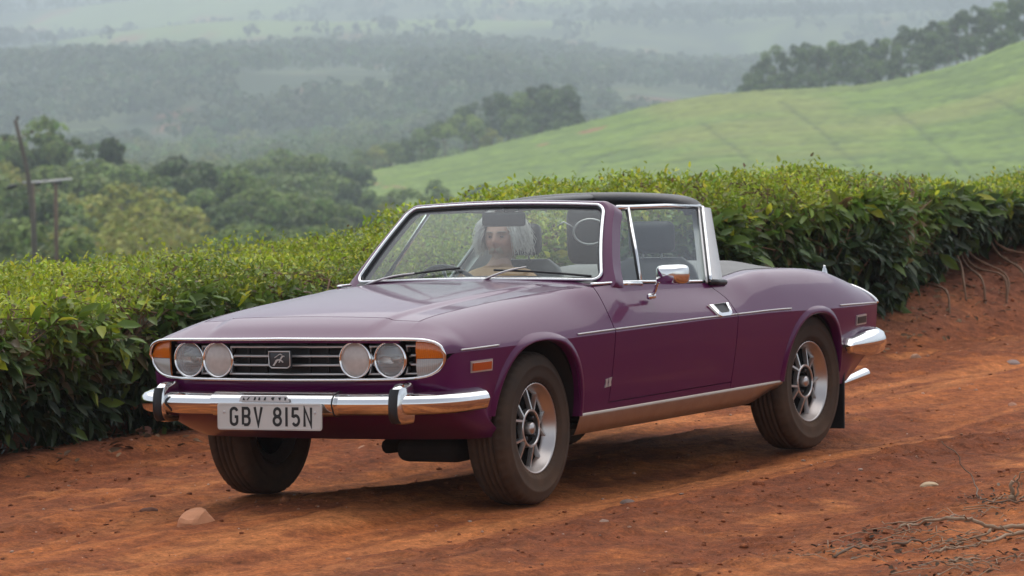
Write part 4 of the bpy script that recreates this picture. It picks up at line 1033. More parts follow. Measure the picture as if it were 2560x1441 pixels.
    def hp(u, v, lift):
        x = hx - u; z = hz + v; t_ = tz(x, z); p = S(x, t_) + SN(x, t_) * lift; return (p[0], p[1] * side, p[2])
    outl = [(-.098, .021), (-.060, -.026), (-.034, -.034), (.048, -.034), (.072, -.024), (.092, .021)]
    inn = [(-.062, .019), (-.042, -.014), (-.030, -.021), (.040, -.021), (.052, -.014), (.062, .019)]
    mb = MB()
    mb.V = [hp(u, v, .010) for u, v in outl] + [hp(u, v, .012) for u, v in inn] + [hp(u * 1.05, v * 1.05, -.004) for u, v in outl] + [hp(u, v, -.01) for u, v in inn]
    n6 = 6
    for i in range(n6):
        j = (i + 1) % n6
        mb.F += [(i, j, n6 + j, n6 + i), (2 * n6 + i, 2 * n6 + j, j, i), (n6 + i, n6 + j, 3 * n6 + j, 3 * n6 + i)]
    dh = mb.obj('door_handle', MAT['chrome'], door, autosmooth=50)
    MB().add([hp(u, v, .004) for u, v in inn], [tuple(range(6))]).obj('handle_flap', MAT['black'], dh)
    if side > 0:      # numbers badge on the near front wing
        def bpnt(u, v, l):
            x = .705 - u; z = .472 + v; t_ = tz(x, z); p = S(x, t_) + SN(x, t_) * l; return tuple(p)
        mb = MB()
        for poly in ([(-.024, .018), (-.004, .020), (-.008, .002), (-.004, -.016), (-.026, -.018), (-.020, .0)], [(.002, .020), (.026, .024), (.022, .004), (.026, -.014), (.002, -.016), (.007, .002)]):
            mb.prism(poly, 0, .004, lambda u, v, l: bpnt(u, v, l))
        mb.obj('wing_badge', MAT['silver'], fw, smooth=False)

# bonnet, nose panel, scuttle, tonneau, boot lid, tail panel
def deck(x0, x1, nx, t0, nt_, name, mat, par=None, lift=None, fl=True):
    tt = np.concatenate([np.linspace(t0, 3, nt_), np.linspace(3, t0, nt_)[1:]]); sg = np.concatenate([np.ones(nt_), -np.ones(nt_ - 1)])
    X = cols(x0, x1, nx)[:, None] + 0 * tt[None, :]; T = tt[None, :] + 0 * X
    P = S(X, T)
    if lift is not None: P[..., 2] += lift(X, P[..., 1])
    P[..., 1] *= sg[None, :]
    mb = MB().grid(P)
    if fl:
        dn = np.array([0, 0, -.016])
        mb.grid(np.stack([P[0], P[0] + dn], 0), flip=True); mb.grid(np.stack([P[-1], P[-1] + dn], 0))
        mb.grid(np.stack([P[:, 0], P[:, 0] + dn], 1)); mb.grid(np.stack([P[:, -1], P[:, -1] + dn], 1), flip=True)
    return mb.obj(name, mat, par or car)
deck(2.06, 1.8435, 14, 2.0, 30, 'nose_panel', MAT['paint'])
bonnet = deck(1.8375, .738, 60, 2.010, 40, 'bonnet', MAT['paint'])
deck(.732, .30, 14, 2.0, 24, 'scuttle', MAT['paint'])
deck(-.60, -1.285, 24, 2.10, 24, 'tonneau_cover', MAT['tonneau'], lift=lambda X, y: .030 * sstep(-.55, -.8, X) * (1 - sstep(.30, .58, y)) + .002)
deck(-1.29, -2.12, 30, 2.125, 24, 'boot_lid', MAT['paint'])
tt = np.linspace(-.22, 3, 40); E0 = S(-2.13 + 0 * tt, tt)
P = np.stack([E0, E0 * [1, .96, 1] + [-.014, 0, 0], E0 * [1, 0, 1] + [-.03, 0, 0], E0 * [1, -.96, 1] + [-.014, 0, 0], E0 * [1, -1, 1]], 0)
MB().grid(P, flip=True).obj('tail_panel', MAT['paint'], car)
for s_ in (1, -1):
    Xq = np.linspace(1.04, 2.0, 14); e = S(-2.13 + 0 * Xq, Xq) + [-.004, .002, 0]; e[:, 1] *= s_
    MB().tube(e, .009, 8).obj('tail_fin_trim', MAT['chrome'], car)
    mb = MB().box((-2.085, .52 * s_, .59), (.03, .26, .07), .012)
    mb.obj('tail_lamp', MAT['marker'], car)
# ornament like a little chrome aerial base on the far rear wing
aerial_x = -1.72
p = S(aerial_x, 2.0)
MB().lathe([(0, .036), (.005, .034), (.006, .022), (.009, .018), (.012, .005), (.014, 0), (.014, -.01)][::-1], 16, 'z', tuple(p)).obj('aerial_base', MAT['chrome'], car)

# lower nose: one skin from wheel arch to wheel arch, under the grille and behind the bumper
out = np.array([(1.622, float(S(1.622, 1.)[1])), (1.72, .781), (1.82, .771), (1.90, .757), (1.945, .730), (1.973, .68), (1.992, .60), (2.012, .48), (2.033, .30), (2.043, .12), (2.045, 0)])
half = catmull(out, 6)
full = np.concatenate([half, (half * [1, -1])[::-1][1:]])
zl_f = pchip([0, .5, .60, .66, .70, .735, .76, .80], [.583, .584, .588, .597, .615, .655, .688, .690])
zl_side = lambda x, y: np.where(x < 1.90, _zc(x) - .0005, zl_f(np.abs(y)))
dxz = pchip([.25, .31, .36, .41, .45, .52, .585, .70], [.42, .30, .185, .095, .052, .022, .004, 0])
kyz = pchip([.25, .31, .36, .44, .52, .70], [.10, .055, .028, .010, .004, 0])
rows = 18
zt = zl_side(full[:, 0], full[:, 1]); zbm = .315 + .08 * sstep(1.85, 1.62, full[:, 0]) - .0 * full[:, 1]
wf = sstep(1.62, 1.80, full[:, 0])
P = np.zeros((len(full), rows, 3))
for j in range(rows):
    z = zt + (zbm - zt) * (j / (rows - 1))
    P[:, j, 0] = full[:, 0] - dxz(z) * wf; P[:, j, 1] = full[:, 1] * (1 - kyz(z) * wf) - np.sign(full[:, 1]) * (1 - wf) * (.014 * np.clip((.69 - z) / .338, 0, 1) + .030 * np.clip((.69 - z) / .338, 0, 1) ** 1.6); P[:, j, 2] = z
npanel = MB().grid(P, flip=True)
npanel.grid(np.stack([P[:, -1], P[:, -1] * [1, .9, 1] + [-.15, 0, .0]], 1), flip=True)
npanel.obj('front_valance', MAT['paint'], car)

# grille
zu = pchip([0, .5, .60, .66, .70, .73, .745], [.757, .753, .751, .747, .738, .720, .687])
zlw = pchip([0, .5, .60, .66, .70, .73, .745], [.586, .587, .590, .598, .615, .645, .683])
xg = lambda y: 2.06 - nose_x(y)
yy = np.concatenate([np.linspace(0, .6, 25), np.linspace(.6, .745, 22)[1:]])
gr = MB()
yb = np.linspace(-.74, .74, 80)
B0 = np.stack([np.stack([xg(yb) - .085, yb, zlw(np.abs(yb))], -1), np.stack([xg(yb) - .085, yb, zu(np.abs(yb))], -1)], 1)
Bu = np.stack([np.stack([xg(yb) - .085, yb, zu(np.abs(yb))], -1), np.stack([xg(yb) - .002, yb, zu(np.abs(yb))], -1)], 1)
Bl = np.stack([np.stack([xg(yb) - .018, yb, zlw(np.abs(yb))], -1), np.stack([xg(yb) - .085, yb, zlw(np.abs(yb))], -1)], 1)
gr.grid(B0); gr.grid(Bu); gr.grid(Bl)
grille = gr.obj('grille', MAT['grille'], car)
loop = [(xg(y) + .002, y, zu(y)) for y in yy] + [(xg(y) - .010, y, zlw(y)) for y in yy[::-1][1:]]
loop = [tuple(map(float, q)) for q in loop]
loopf = loop + [(x, -y, z) for x, y, z in loop[::-1][1:-1]]
MB().tube(loopf, .0068, 8, closed=True).obj('grille_surround', MAT['chrome'], grille)
for zs in (.7215, .683, .645, .607):
    y = np.linspace(-.612, .612, 40); x = xg(y) - .047
    prof = [(0, -.0055), (.006, -.003), (.006, .003), (0, .0055), (-.03, .004), (-.03, -.004)]
    P = np.stack([np.stack([x + a_, y, np.full(40, zs + b_)], -1) for a_, b_ in prof], 1)
    MB().grid(P, cv=True).obj('slat', MAT['slat'], grille)
for y0 in (-.20, .20, -.11, .11):
    MB().box((float(xg(y0)) - .06, y0, .67), (.012, .010, .15)).obj('grille_stay', MAT['grille'], grille)
# emblem
bx = float(xg(0)) - .012
bdg = MB().box((bx, -.004, .671), (.016, .112, .074), .010, 3).obj('grille_badge', MAT['mirrorback'], grille, autosmooth=40)
MB().tube([(bx + .010, -.004 + a_ * .053, .671 + b_ * .034) for a_, b_ in ((-1, 1), (1, 1), (1, -.7), (.75, -1), (-.75, -1), (-1, -.7))], .003, 6, closed=True).obj('badge_rim', MAT['slat'], bdg)
em = MB(); sc_ = .047
body_poly = [(-.60, -.85), (-.42, -.50), (-.20, -.05), (.0, .02), (.18, .10), (.32, .42), (.45, .60), (.62, .55), (.55, .75), (.38, .80), (.22, .60), (.10, .25), (-.22, .20), (-.40, .05), (-.58, -.45), (-.78, -.80)]
leg_poly = [(.02, .05), (.22, .12), (.36, -.08), (.46, -.30), (.36, -.34), (.22, -.10), (.10, -.10), (.02, -.36), (-.08, -.34)]
ant_poly = [(.30, .80), (.12, .96), (-.10, .80), (-.38, .50), (-.55, .38), (-.50, .52), (-.28, .72), (-.05, .98), (.14, 1.08), (.34, .92)]
for pl, d0 in ((body_poly, .0), (leg_poly, .0006), (ant_poly, .0003)):
    em.prism(pl, .0, .0035 + d0, lambda u, v, l: (bx + .0082 + l, -.004 + u * sc_ * .95, .668 + v * .026))
em.obj('leaping_emblem', MAT['silver'], bdg, smooth=False)

# lamps
for y, z, R_, kind in ((.507, .668, .074, 0), (-.507, .668, .074, 0), (.346, .668, .074, 1), (-.346, .668, .074, 1)):
    x = float(xg(y)) - (.022 if kind == 0 else .03)
    ring = MB().lathe([(R_ - .006, .0), (R_ - .003, .008), (R_ + .002, .008), (R_ + .006, .0), (R_ + .006, -.05)][::-1], 48, 'x', (x, y, z)).obj('headlight', MAT['chrome'], car)
    MB().lathe([(R_ - .004, -.002), (R_ * .93, -.012), (R_ * .8, -.026), (R_ * .6, -.038), (R_ * .35, -.046), (.012, -.05), (.011, -.02), (0, -.019)], 40, 'x', (x, y, z)).obj('reflector', MAT['reflector'], ring)
    dome = [(R_ * math.sin(a), .024 * (math.cos(a * 1.0) - 0.0) - .010) for a in np.linspace(pi / 2, 0, 10)]
    MB().lathe(dome, 40, 'x', (x, y, z)).obj('lens', MAT['lampglass'] if kind == 0 else MAT['frost'], ring)
    if kind == 0:
        for zz in (.012, -.03):
            MB().box((x + .0, y, z + zz), (.006, R_ * 1.1, .006), .001).obj('lens_rib', MAT['lampglass'], ring)
for s_ in (1, -1):
    y = np.linspace(.622, .738, 20)
    zmid = np.full(20, .670)
    def lensgrid(za, zb_):
        n = 8; P = np.zeros((20, n, 3))
        for j in range(n):
            zz = za + (zb_ - za) * j / (n - 1); bulge = .010 * math.sin(pi * j / (n - 1))
            P[:, j] = np.stack([xg(y) - .016 + bulge * .6, y * s_, zz], -1)
        return P
    la, lb = np.minimum(zu(y) - .006, 1), zlw(y) + .006
    mb = MB().grid(lensgrid(np.maximum(np.minimum(zmid + .001, la), lb), np.maximum(la, lb)), flip=s_ < 0)
    e = lensgrid(lb, la)[0]; mb.grid(np.stack([e, e + [-.010, 0, 0]], 0))
    sig = mb.obj('turn_signal', MAT['amber'], car)
    MB().grid(lensgrid(np.minimum(lb, la), np.minimum(np.maximum(zmid - .001, lb), la)), flip=s_ < 0).obj('parking_lamp_lens', MAT['clear'], sig)

# bumpers
def sweep(path, prof, closed_prof=False, endcaps=True, flip=False):
    path = np.asarray(path, float); n = len(path)
    tn = np.gradient(path, axis=0); tn /= np.linalg.norm(tn, axis=1, keepdims=True)
    nr = np.stack([-tn[:, 1], tn[:, 0], 0 * tn[:, 0]], -1)
    P = np.stack([path + nr * a_ + np.array([0, 0, b_]) for a_, b_ in prof], 1)
    mb = MB().grid(P, cv=closed_prof, flip=not flip)
    if endcaps:
        k = len(prof)
        mb.add(P[0], [tuple(range(k))]); mb.add(P[-1], [tuple(range(k))[::-1]])
    return mb
fb = catmull([(1.755, .808), (1.81, .806), (1.90, .795), (1.98, .762), (2.045, .69), (2.087, .575), (2.112, .40), (2.126, .2), (2.130, 0)], 8)
fb = np.concatenate([fb, (fb * [1, -1])[::-1][1:]])
taper = 1 - .22 * sstep(1.86, 1.735, fb[:, 0])
fpath = np.stack([fb[:, 0], fb[:, 1], np.full(len(fb), .487)], -1)
bprof = [(-.05, .050), (-.035, .052), (.000, .039), (.005, .036), (.015, .026), (.021, .012), (.0225, .005), (.018, -.010), (.010, -.030), (-.002, -.039), (-.03, -.041)]
front_bumper = sweep(fpath, bprof, flip=False).obj('front_bumper', MAT['chrome'], car, autosmooth=38)
# raised centre section holding the plate, and its seams
cpath = np.stack([np.full(30, 2.1385) - .004 * (np.linspace(-.31, .31, 30) / .3) ** 2, np.linspace(.322, -.298, 30), np.full(30, .489)], -1)
sweep(cpath, [(-.05, .054), (-.035, .055), (.000, .042), (.005, .039), (.015, .028), (.021, .013), (.0225, .005), (.018, -.011), (.009, -.034), (-.004, -.045), (-.03, -.048)]).obj('bumper_centre', MAT['chrome'], front_bumper, autosmooth=38)
sweep(np.array([(2.1345, .318, .489), (2.1345, .312, .489)]), [(-.05, .0555), (-.035, .0565), (.001, .0435), (.006, .0405), (.0165, .029), (.0225, .0135), (.024, .005), (.0195, -.0115), (.0105, -.035), (-.003, -.0465), (-.03, -.05)]).obj('bumper_seam', MAT['black'], front_bumper, smooth=False)
for s_ in (1, -1):
    ov = MB()
    for k_, (zz, px_, wy) in enumerate(()): pass
    sect = [(.575, -.035, .016), (.570, .000, .024), (.555, .022, .029), (.53, .034, .031), (.49, .040, .032), (.455, .040, .032), (.432, .034, .030), (.415, .018, .026), (.408, -.01, .020)]
    P = np.zeros((len(sect), 14, 3))
    for i, (zz, fx, hw) in enumerate(sect):
        for j in range(14):
            a_ = -pi / 2 + pi * j / 13
            P[i, j] = (2.085 - .075 + (.075 + fx) * max(0, math.cos(a_)) ** .55, .593 * s_ + hw * (1 if math.sin(a_) >= 0 else -1) * abs(math.sin(a_)) ** .6, zz)
    ov.grid(P, flip=True); ov.add(P[0], [tuple(range(14))]); ov.add(P[-1], [tuple(range(14))[::-1]])
    over = ov.obj('overrider', MAT['chrome'], front_bumper, autosmooth=50)
    pts = [(2.085 + fx + .004, .593 * s_, zz) for zz, fx, hw in sect[2:-1]]
    Pr = np.zeros((len(pts), 6, 3))
    for i, (x, y, z) in enumerate(pts):
        for j, (dy, dx) in enumerate(((-.019, -.012), (-.016, .006), (-.006, .010), (.006, .010), (.016, .006), (.019, -.012))):
            Pr[i, j] = (x + dx, y + dy, z)
    MB().grid(Pr, flip=True).add(Pr[0], [tuple(range(6))]).add(Pr[-1], [tuple(range(6))[::-1]]).obj('rubber_strip', MAT['black'], over)
rb = catmull([(-1.55, .812), (-1.70, .822), (-1.86, .820), (-1.99, .79), (-2.08, .70), (-2.14, .52), (-2.17, .27), (-2.18, 0)], 8)
rb = np.concatenate([rb, (rb * [1, -1])[::-1][1:]])
grow = .12 + .50 * sstep(-1.55, -1.59, rb[:, 0]) + .38 * sstep(-1.57, -1.85, rb[:, 0])
rp = np.stack([rb[:, 0], rb[:, 1], np.full(len(rb), .473)], -1)
tn = np.gradient(rp, axis=0); tn /= np.linalg.norm(tn, axis=1, keepdims=True); nr = np.stack([tn[:, 1], -tn[:, 0], 0 * tn[:, 0]], -1)
rprof = [(-.05, .046), (-.02, .050), (.006, .036), (.018, .012), (.020, .000), (.016, -.014), (.004, -.042), (-.02, -.054), (-.04, -.05)]
Pq = np.stack([rp + nr * a_ + np.stack([0 * grow, 0 * grow, grow * b_ * 1.18], -1) for a_, b_ in rprof], 1)
mbr = MB().grid(Pq); mbr.add(Pq[0], [tuple(range(9))[::-1]]); mbr.add(Pq[-1], [tuple(range(9))])
mbr.obj('rear_bumper', MAT['chrome'], car, autosmooth=38)

# number plate
plate_x = 2.166
tilt = Matrix.Rotation(math.radians(-3), 3, 'Y')
def rrect(w, h, r, n=5):
    o = []
    for cx, cy, a0 in ((w - r, h - r, 0), (-w + r, h - r, 90), (-w + r, -h + r, 180), (w - r, -h + r, 270)):
        for k in range(n + 1):
            a = math.radians(a0 + 90 * k / n); o.append((cx + r * math.cos(a), cy + r * math.sin(a)))
    return o
pm = MB().prism(rrect(.262, .0555, .012), 0, .004, lambda u, v, t: (t, u, v))
plate = pm.obj('number_plate', MAT['white'], car, smooth=False)
plate.location = (plate_x, .012, .4435); plate.rotation_euler = (0, math.radians(-3), 0)
rim = MB(); o1, o2 = rrect(.259, .0525, .011), rrect(.253, .0465, .008); nn = len(o1)
rim.V = [(.0042, u, v) for u, v in o1] + [(.0062, (u + a) / 2, (v + c) / 2) for (u, v), (a, c) in zip(o1, o2)] + [(.0042, u, v) for u, v in o2]
for i in range(nn):
    j = (i + 1) % nn; rim.F += [(i, j, nn + j, nn + i), (nn + i, nn + j, 2 * nn + j, 2 * nn + i)]
rim.obj('plate_rim', MAT['white'], plate)
HT = .079
def ribbon(paths, w):
    """letter strokes as one flat outline-free solid: every stroke a mitred band"""
    mb = MB()
    for k, pth in enumerate(paths):
        closed = pth[0] == pth[-1]; p = np.array(pth[:-1] if closed else pth, float); n = len(p)
        L_, R_ = [], []
        for i in range(n):
            a = p[i] - p[i - 1] if (closed or i > 0) else p[1] - p[0]
            b = p[(i + 1) % n] - p[i] if (closed or i < n - 1) else p[-1] - p[-2]
            a = a / np.linalg.norm(a); b = b / np.linalg.norm(b)
            na = np.array([-a[1], a[0]]); nb = np.array([-b[1], b[0]]); m_ = na + nb; m_ /= np.linalg.norm(m_); l = w / 2 / max(.35, m_ @ na)
            L_.append(p[i] + m_ * l); R_.append(p[i] - m_ * l)
        dx = .0048 + k * .0004
        V = [(dx, *q) for q in L_] + [(dx, *q) for q in R_]
        F = [(i, (i + 1) % n, n + (i + 1) % n, n + i) for i in range(n if closed else n - 1)]
        mb.add(V, F)
    return mb
H2 = .5
def arc(cx, cy, rx, ry, a0, a1, n=7):
    return [(cx + rx * math.cos(math.radians(a0 + (a1 - a0) * k / n)), cy + ry * math.sin(math.radians(a0 + (a1 - a0) * k / n))) for k in range(n + 1)]
w_, h_ = .20, .43     # half width / half height of the centre line in units of the letter height
cw = .28
GL = {
 'G': [arc(0, h_ - .18, w_, .18, 10, 180) + arc(0, -h_ + .18, w_, .18, 180, 360) + [(w_, -.02), (.04, -.02)]],
 'B': [[(-w_, -h_), (-w_, h_), (.05, h_)] + arc(.05, h_ - .21, w_ - .05, .21, 80, -80) + [(.05, .012), (-w_ + .07, .012)], [(.05, 0.012)] + arc(.05, -h_ + .22, w_ - .03, .22, 80, -80) + [(.05, -h_), (-w_ + .07, -h_)]],
 'V': [[(-w_ - .02, h_ + .07), (0, -h_ - .02), (w_ + .02, h_ + .07)]],
 '8': [arc(0, .225, w_ - .01, .205, -90, 270, 18), arc(0, -.215, w_ + .02, .215, 90, 450, 18)],
 '1': [[(0, -h_ - .07), (0, h_ + .07)]],
 '5': [[(w_ - .02, h_), (-w_ + .03, h_), (-w_ + .01, .05)] + arc(0, -h_ + .25, w_, .25, 125, -150, 12)],
 'N': [[(-w_, -h_ - .07), (-w_, h_ + .02), (w_, -h_ - .02), (w_, h_ + .07)]],
}
xpos = {0: -.1775, 1: -.116, 2: -.055, 3: .041, 4: .087, 5: .133, 6: .193}
for i, ch in enumerate('GBV815N'):
    mb = ribbon([[(x * HT * 1.02, y * HT) for x, y in st] for st in GL[ch]], .0125)
    o = mb.obj('character', MAT['ink'], plate, smooth=False); o.location = (0, xpos[i], 0)
for s_ in (1, -1):
    MB().lathe([(.006, .004), (.0055, .0062), (0, .0075)], 14, 'x', (0, .228 * s_, .018)).obj('screw', MAT['strip'], plate)
# dealer strip above the plate
ds = MB().prism([(-.118, -.012), (.132, -.012), (.122, .010), (.116, .013), (-.104, .013), (-.110, .010)], 0, .004, lambda u, v, t: (t, u, v)).obj('dealer_strip', MAT['strip'], car, smooth=False)
ds.location = (2.164, -.02, .5165); ds.rotation_euler = (0, math.radians(-8), 0)
mb = MB()
for k, poly in enumerate(([(-.100, -.006), (-.094, .007), (-.086, -.006)], [(-.080, -.006), (-.070, .006), (-.062, .007), (-.068, -.001), (-.074, -.006)], [(-.044, -.006), (-.040, .007), (-.031, .007), (-.035, -.006)], [(-.021, -.006), (-.018, .007), (-.010, .006), (-.011, -.006)],
     [(.006, -.006), (.012, .007), (.020, .007), (.016, -.006)], [(.044, .001), (.048, .007), (.062, .007), (.056, -.006), (.050, -.005)], [(.080, .006), (.094, .007), (.090, -.006), (.084, -.004)], [(.110, .007), (.122, .006), (.117, -.006), (.112, -.006)])):
    mb.add([(.0055, u, v) for u, v in poly], [tuple(range(len(poly)))])
mb.obj('strip_lettering', MAT['ink'], ds, smooth=False)

# windscreen
def W(a, b, off=0.0):
    a = np.asarray(a, float); b = np.asarray(b, float)
    lo = np.stack([.575 - .085 * a * a, .645 * a, .914 - .014 * a * a], -1); hi = np.stack([.245 - .038 * a * a, .508 * a, 1.238 - .016 * a * a], -1)
    p = lo + (hi - lo) * b[..., None]
    p[..., 0] += .018 * np.sin(np.clip(b, 0, 1) * pi)
    n = np.array([.70, 0, .71]); p = p + n * off
    p[..., 1] = p[..., 1] + off * .35 * a
    return p
def wloop(da, db0, db1, ra, rb, n=10):
    o = []
    A = 1 + da; B0 = -db0; B1 = 1 + db1
    for cx, cy, a0 in ((A - ra, B1 - rb, 0), (-A + ra, B1 - rb, 90), (-A + ra, B0 + rb, 180), (A - ra, B0 + rb, 270)):
        for k in range(n + 1):
            t_ = math.radians(a0 + 90 * k / n); o.append((cx + ra * math.cos(t_), cy + rb * math.sin(t_)))
        # straight part is sampled too so that the frame follows the curved glass
    res = []
    for i in range(len(o)):
        p0, p1 = np.array(o[i]), np.array(o[(i + 1) % len(o)])
        m_ = max(1, int(np.hypot(*(p1 - p0)) / .06))
        for k in range(m_): res.append(p0 + (p1 - p0) * k / m_)
    return np.array(res)
wl = wloop(0, 0, 0, .075, .11)
tr = W(wl[:, 0], wl[:, 1], .012)
wframe = MB()
outer = wl.copy()
sg_a = np.sign(wl[:, 0]); ea = np.clip((np.abs(wl[:, 0]) - .80) / .2, 0, 1); eb1 = np.clip((wl[:, 1] - .8) / .2, 0, 1); eb0 = np.clip((.2 - wl[:, 1]) / .2, 0, 1)
outer[:, 0] += sg_a * ea * .085; outer[:, 1] += eb1 * .072 - eb0 * .12
corner = (ea * np.maximum(eb1, eb0))
outer[:, 0] += sg_a * corner * .02; outer[:, 1] += ea * (eb1 * .01 - eb0 * .0)
inn_, out_ = W(wl[:, 0], wl[:, 1], .004), W(outer[:, 0], outer[:, 1], .0)
back_o = out_ + np.array([-.070, 0, -.022]); back_i = W(wl[:, 0] * .985, wl[:, 1], -.03)
P = np.stack([inn_, (inn_ + out_) / 2 + [.006, 0, .006], out_, back_o, back_i], 1)
wframe.grid(P, cu=True, flip=True)
ws = wframe.obj('windscreen_frame', MAT['paint'], car, autosmooth=45)
MB().tube(tr, .0078, 8, closed=True).obj('windscreen_trim', MAT['chrome'], ws)
A_, B_ = np.meshgrid(np.linspace(-1, 1, 24), np.linspace(0, 1, 12), indexing='ij')
MB().grid(W(A_, B_, .0), flip=False).obj('windscreen_glass', MAT['glass'], ws)
wl2 = wloop(-.012, -.02, -.02, .065, .10); MB().tube(W(wl2[:, 0], wl2[:, 1], .004), .006, 6, closed=True).obj('windscreen_rubber', MAT['black'], ws)
def wiper(base, mid, b0, b1, nm='wiper'):
    a_ = np.array([base, mid], float)
    arm = MB().tube([tuple(W(*(np.array(base) + (np.array(mid) - base) * t_), .018 + .014 * math.sin(pi * t_))) for t_ in np.linspace(0, 1, 8)], [.0065, .006, .0055, .005, .0048, .0045, .004, .004], 6)
    arm.lathe([(0, .02), (.012, .018), (.016, .0), (.018, -.03)][::-1], 12, 'z', tuple(W(*map(np.array, base), .0)))
    o = arm.obj(nm, MAT['slat'], ws)
    pts = [tuple(W(*(np.array(b0) + (np.array(b1) - b0) * t_), .014 + .006 * math.sin(pi * t_))) for t_ in np.linspace(0, 1, 12)]
    MB().tube(pts, .0055, 6).obj('wiper_blade', MAT['black'], o)
wiper((-.86, -.055), (-.42, .085), (-.78, .01), (-.09, .145))
wiper((.12, -.05), (.45, .15), (.20, .115), (.93, .045))
# inner mirror
im = MB().box((.245, .0, 1.176), (.03, .226, .066), .014, 3).obj('interior_mirror', MAT['mirrorback'], ws)
MB().tube([(.235, 0, 1.20), (.235, 0, 1.25)], .006, 8).obj('mirror_stalk', MAT['black'], im)

# T-bar, roll-over hoop and B pillars
hoop = catmull([(-.605, .518, 1.160), (-.605, .510, 1.180), (-.597, .480, 1.203), (-.585, .39, 1.219), (-.572, .2, 1.231), (-.568, 0, 1.235)], 8)
hoop = np.concatenate([hoop, (hoop * [1, -1, 1])[::-1][1:]])
tn = np.gradient(hoop, axis=0); tn /= np.linalg.norm(tn, axis=1, keepdims=True); ux = np.array([1, 0, 0]); up = np.cross(tn, ux); up *= np.sign((up @ np.array([0, 0, 1]) + 1e-3))[:, None]
sec = [(math.cos(a) * .075 * abs(math.cos(a)) ** -.25 if abs(math.cos(a)) > 1e-6 else 0, math.sin(a) * .033) for a in np.linspace(0, 2 * pi, 20, endpoint=False)]
P = np.stack([hoop + ux * a_ + up * b_ for a_, b_ in sec], 1)
mb = MB().grid(P, cv=True)
rollbar = mb.obj('rollover_bar', MAT['vinyl'], car)
bar = catmull([(-.57, 0, 1.236), (-.3, 0, 1.240), (0, 0, 1.238), (.20, 0, 1.228)], 6)
P = np.stack([bar + np.array([0, a_ * .62, b_ * .7]) for a_, b_ in sec], 1)
MB().grid(P, cv=True).obj('centre_bar', MAT['vinyl'], rollbar)
for s_ in (1, -1):
    y_ = lambda y: y * s_
    bo = [(-.385, .708, .848), (-.522, .704, .838), (-.735, .536, 1.176), (-.632, .543, 1.186)]
    mid = [(-.392, .712, .848), (-.46, .716, .842), (-.678, .551, 1.184)]
    mb = MB()
    sx = np.linspace(0, 1, 7); tt = np.linspace(0, 1, 12)
    P = np.zeros((12, 7, 3))
    for i, b_ in enumerate(tt):
        l0 = np.array(bo[0]) * (1 - b_) + np.array(bo[3]) * b_; l1 = np.array(bo[1]) * (1 - b_) + np.array(bo[2]) * b_
        for j, a_ in enumerate(sx):
            P[i, j] = l0 + (l1 - l0) * a_ + np.array([0, .012 * math.sin(pi * a_), 0])
    Pin = P[:, ::-1] + np.array([0, -.055, 0])
    ring = np.concatenate([P, Pin], 1); ring[..., 1] *= s_
    mb.grid(ring, cv=True, flip=s_ < 0); mb.add(ring[-1], [tuple(range(14))])
    pil = mb.obj('b_pillar', MAT['silver'], car, autosmooth=45)
    fe = P[:, 0] + np.array([.004, .006, 0]); fe[:, 1] *= s_
    MB().tube(fe, .010, 8).obj('pillar_trim', MAT['chrome'], pil)
    fe2 = fe + np.array([.030, -.004 * s_, 0]); MB().tube(fe2, .006, 8).obj('pillar_seal', MAT['slat'], pil)
    fe3 = fe + np.array([.018, -.004 * s_, 0]); MB().tube(fe3, .007, 6).obj('pillar_rubber', MAT['black'], pil)
    base = [(-.375, .712, .848), (-.53, .708, .838)]
    MB().tube([(x, y * s_, z + .002) for x, y, z in base], .014, 8).obj('pillar_foot', MAT['black'], pil)
    q = lambda pts: [(x, y * s_, z) for x, y, z in pts]
    MB().add(q([(.225, .690, .872), (-.365, .698, .85), (-.605, .540, 1.186), (.035, .525, 1.206)]), [(0, 1, 2, 3)]).obj('side_window', MAT['glass'], car, smooth=False)
    ql = MB().add(q([(.45, .683, .886), (.235, .692, .876), (.045, .527, 1.206), (.135, .533, 1.212)]), [(0, 1, 2, 3)]).obj('quarterlight', MAT['glass'], car, smooth=False)
    MB().tube(q([(.232, .694, .866), (.13, .612, 1.04), (.037, .529, 1.212)]), .0105, 8).obj('quarterlight_pillar', MAT['chrome'], ql)
    MB().tube(q([(.243, .693, .876), (.141, .611, 1.04), (.050, .530, 1.20)]), .006, 6).obj('quarterlight_seal', MAT['black'], ql)
    MB().tube(q([(.145, .536, 1.216), (.04, .528, 1.213), (-.3, .531, 1.205), (-.62, .541, 1.190)]), .0105, 8).obj('window_rail', MAT['chrome'], car)
    MB().tube(q([(.12, .533, 1.204), (.04, .527, 1.202), (-.3, .530, 1.194), (-.60, .540, 1.178)]), .005, 6).obj('rail_seal', MAT['black'], car)
    MB().tube(q([(.45, .69, .888), (.34, .694, .884), (.235, .698, .878)]), .009, 8).obj('quarterlight_sill', MAT['chrome'], ql)
    # door mirror (near side only)
    if s_ < 0: continue
    dm = MB()
    c0 = np.array([.27, .872, .918]); P = np.zeros((9, 24, 3))
    for i, (xo, sc) in enumerate(((-.028, .93), (-.030, 1.0), (-.018, 1.02), (.0, 1.0), (.014, .93), (.026, .80), (.034, .60), (.038, .35), (.039, .02))):
        for j in range(24):
            a_ = 2 * pi * j / 24; ca, sa = math.cos(a_), math.sin(a_)
            P[i, j] = c0 + np.array([xo, .076 * sc * math.copysign(abs(ca) ** .45, ca), .044 * sc * math.copysign(abs(sa) ** .45, sa)])
    P[..., 1] *= s_
    dm.grid(P, cv=True, flip=s_ < 0)
    mir = dm.obj('door_mirror', MAT['chrome'], car)
    mb = MB().add(P[0], [tuple(range(24))]); mb.obj('mirror_glass', MAT['mirrorback'], mir, smooth=False)
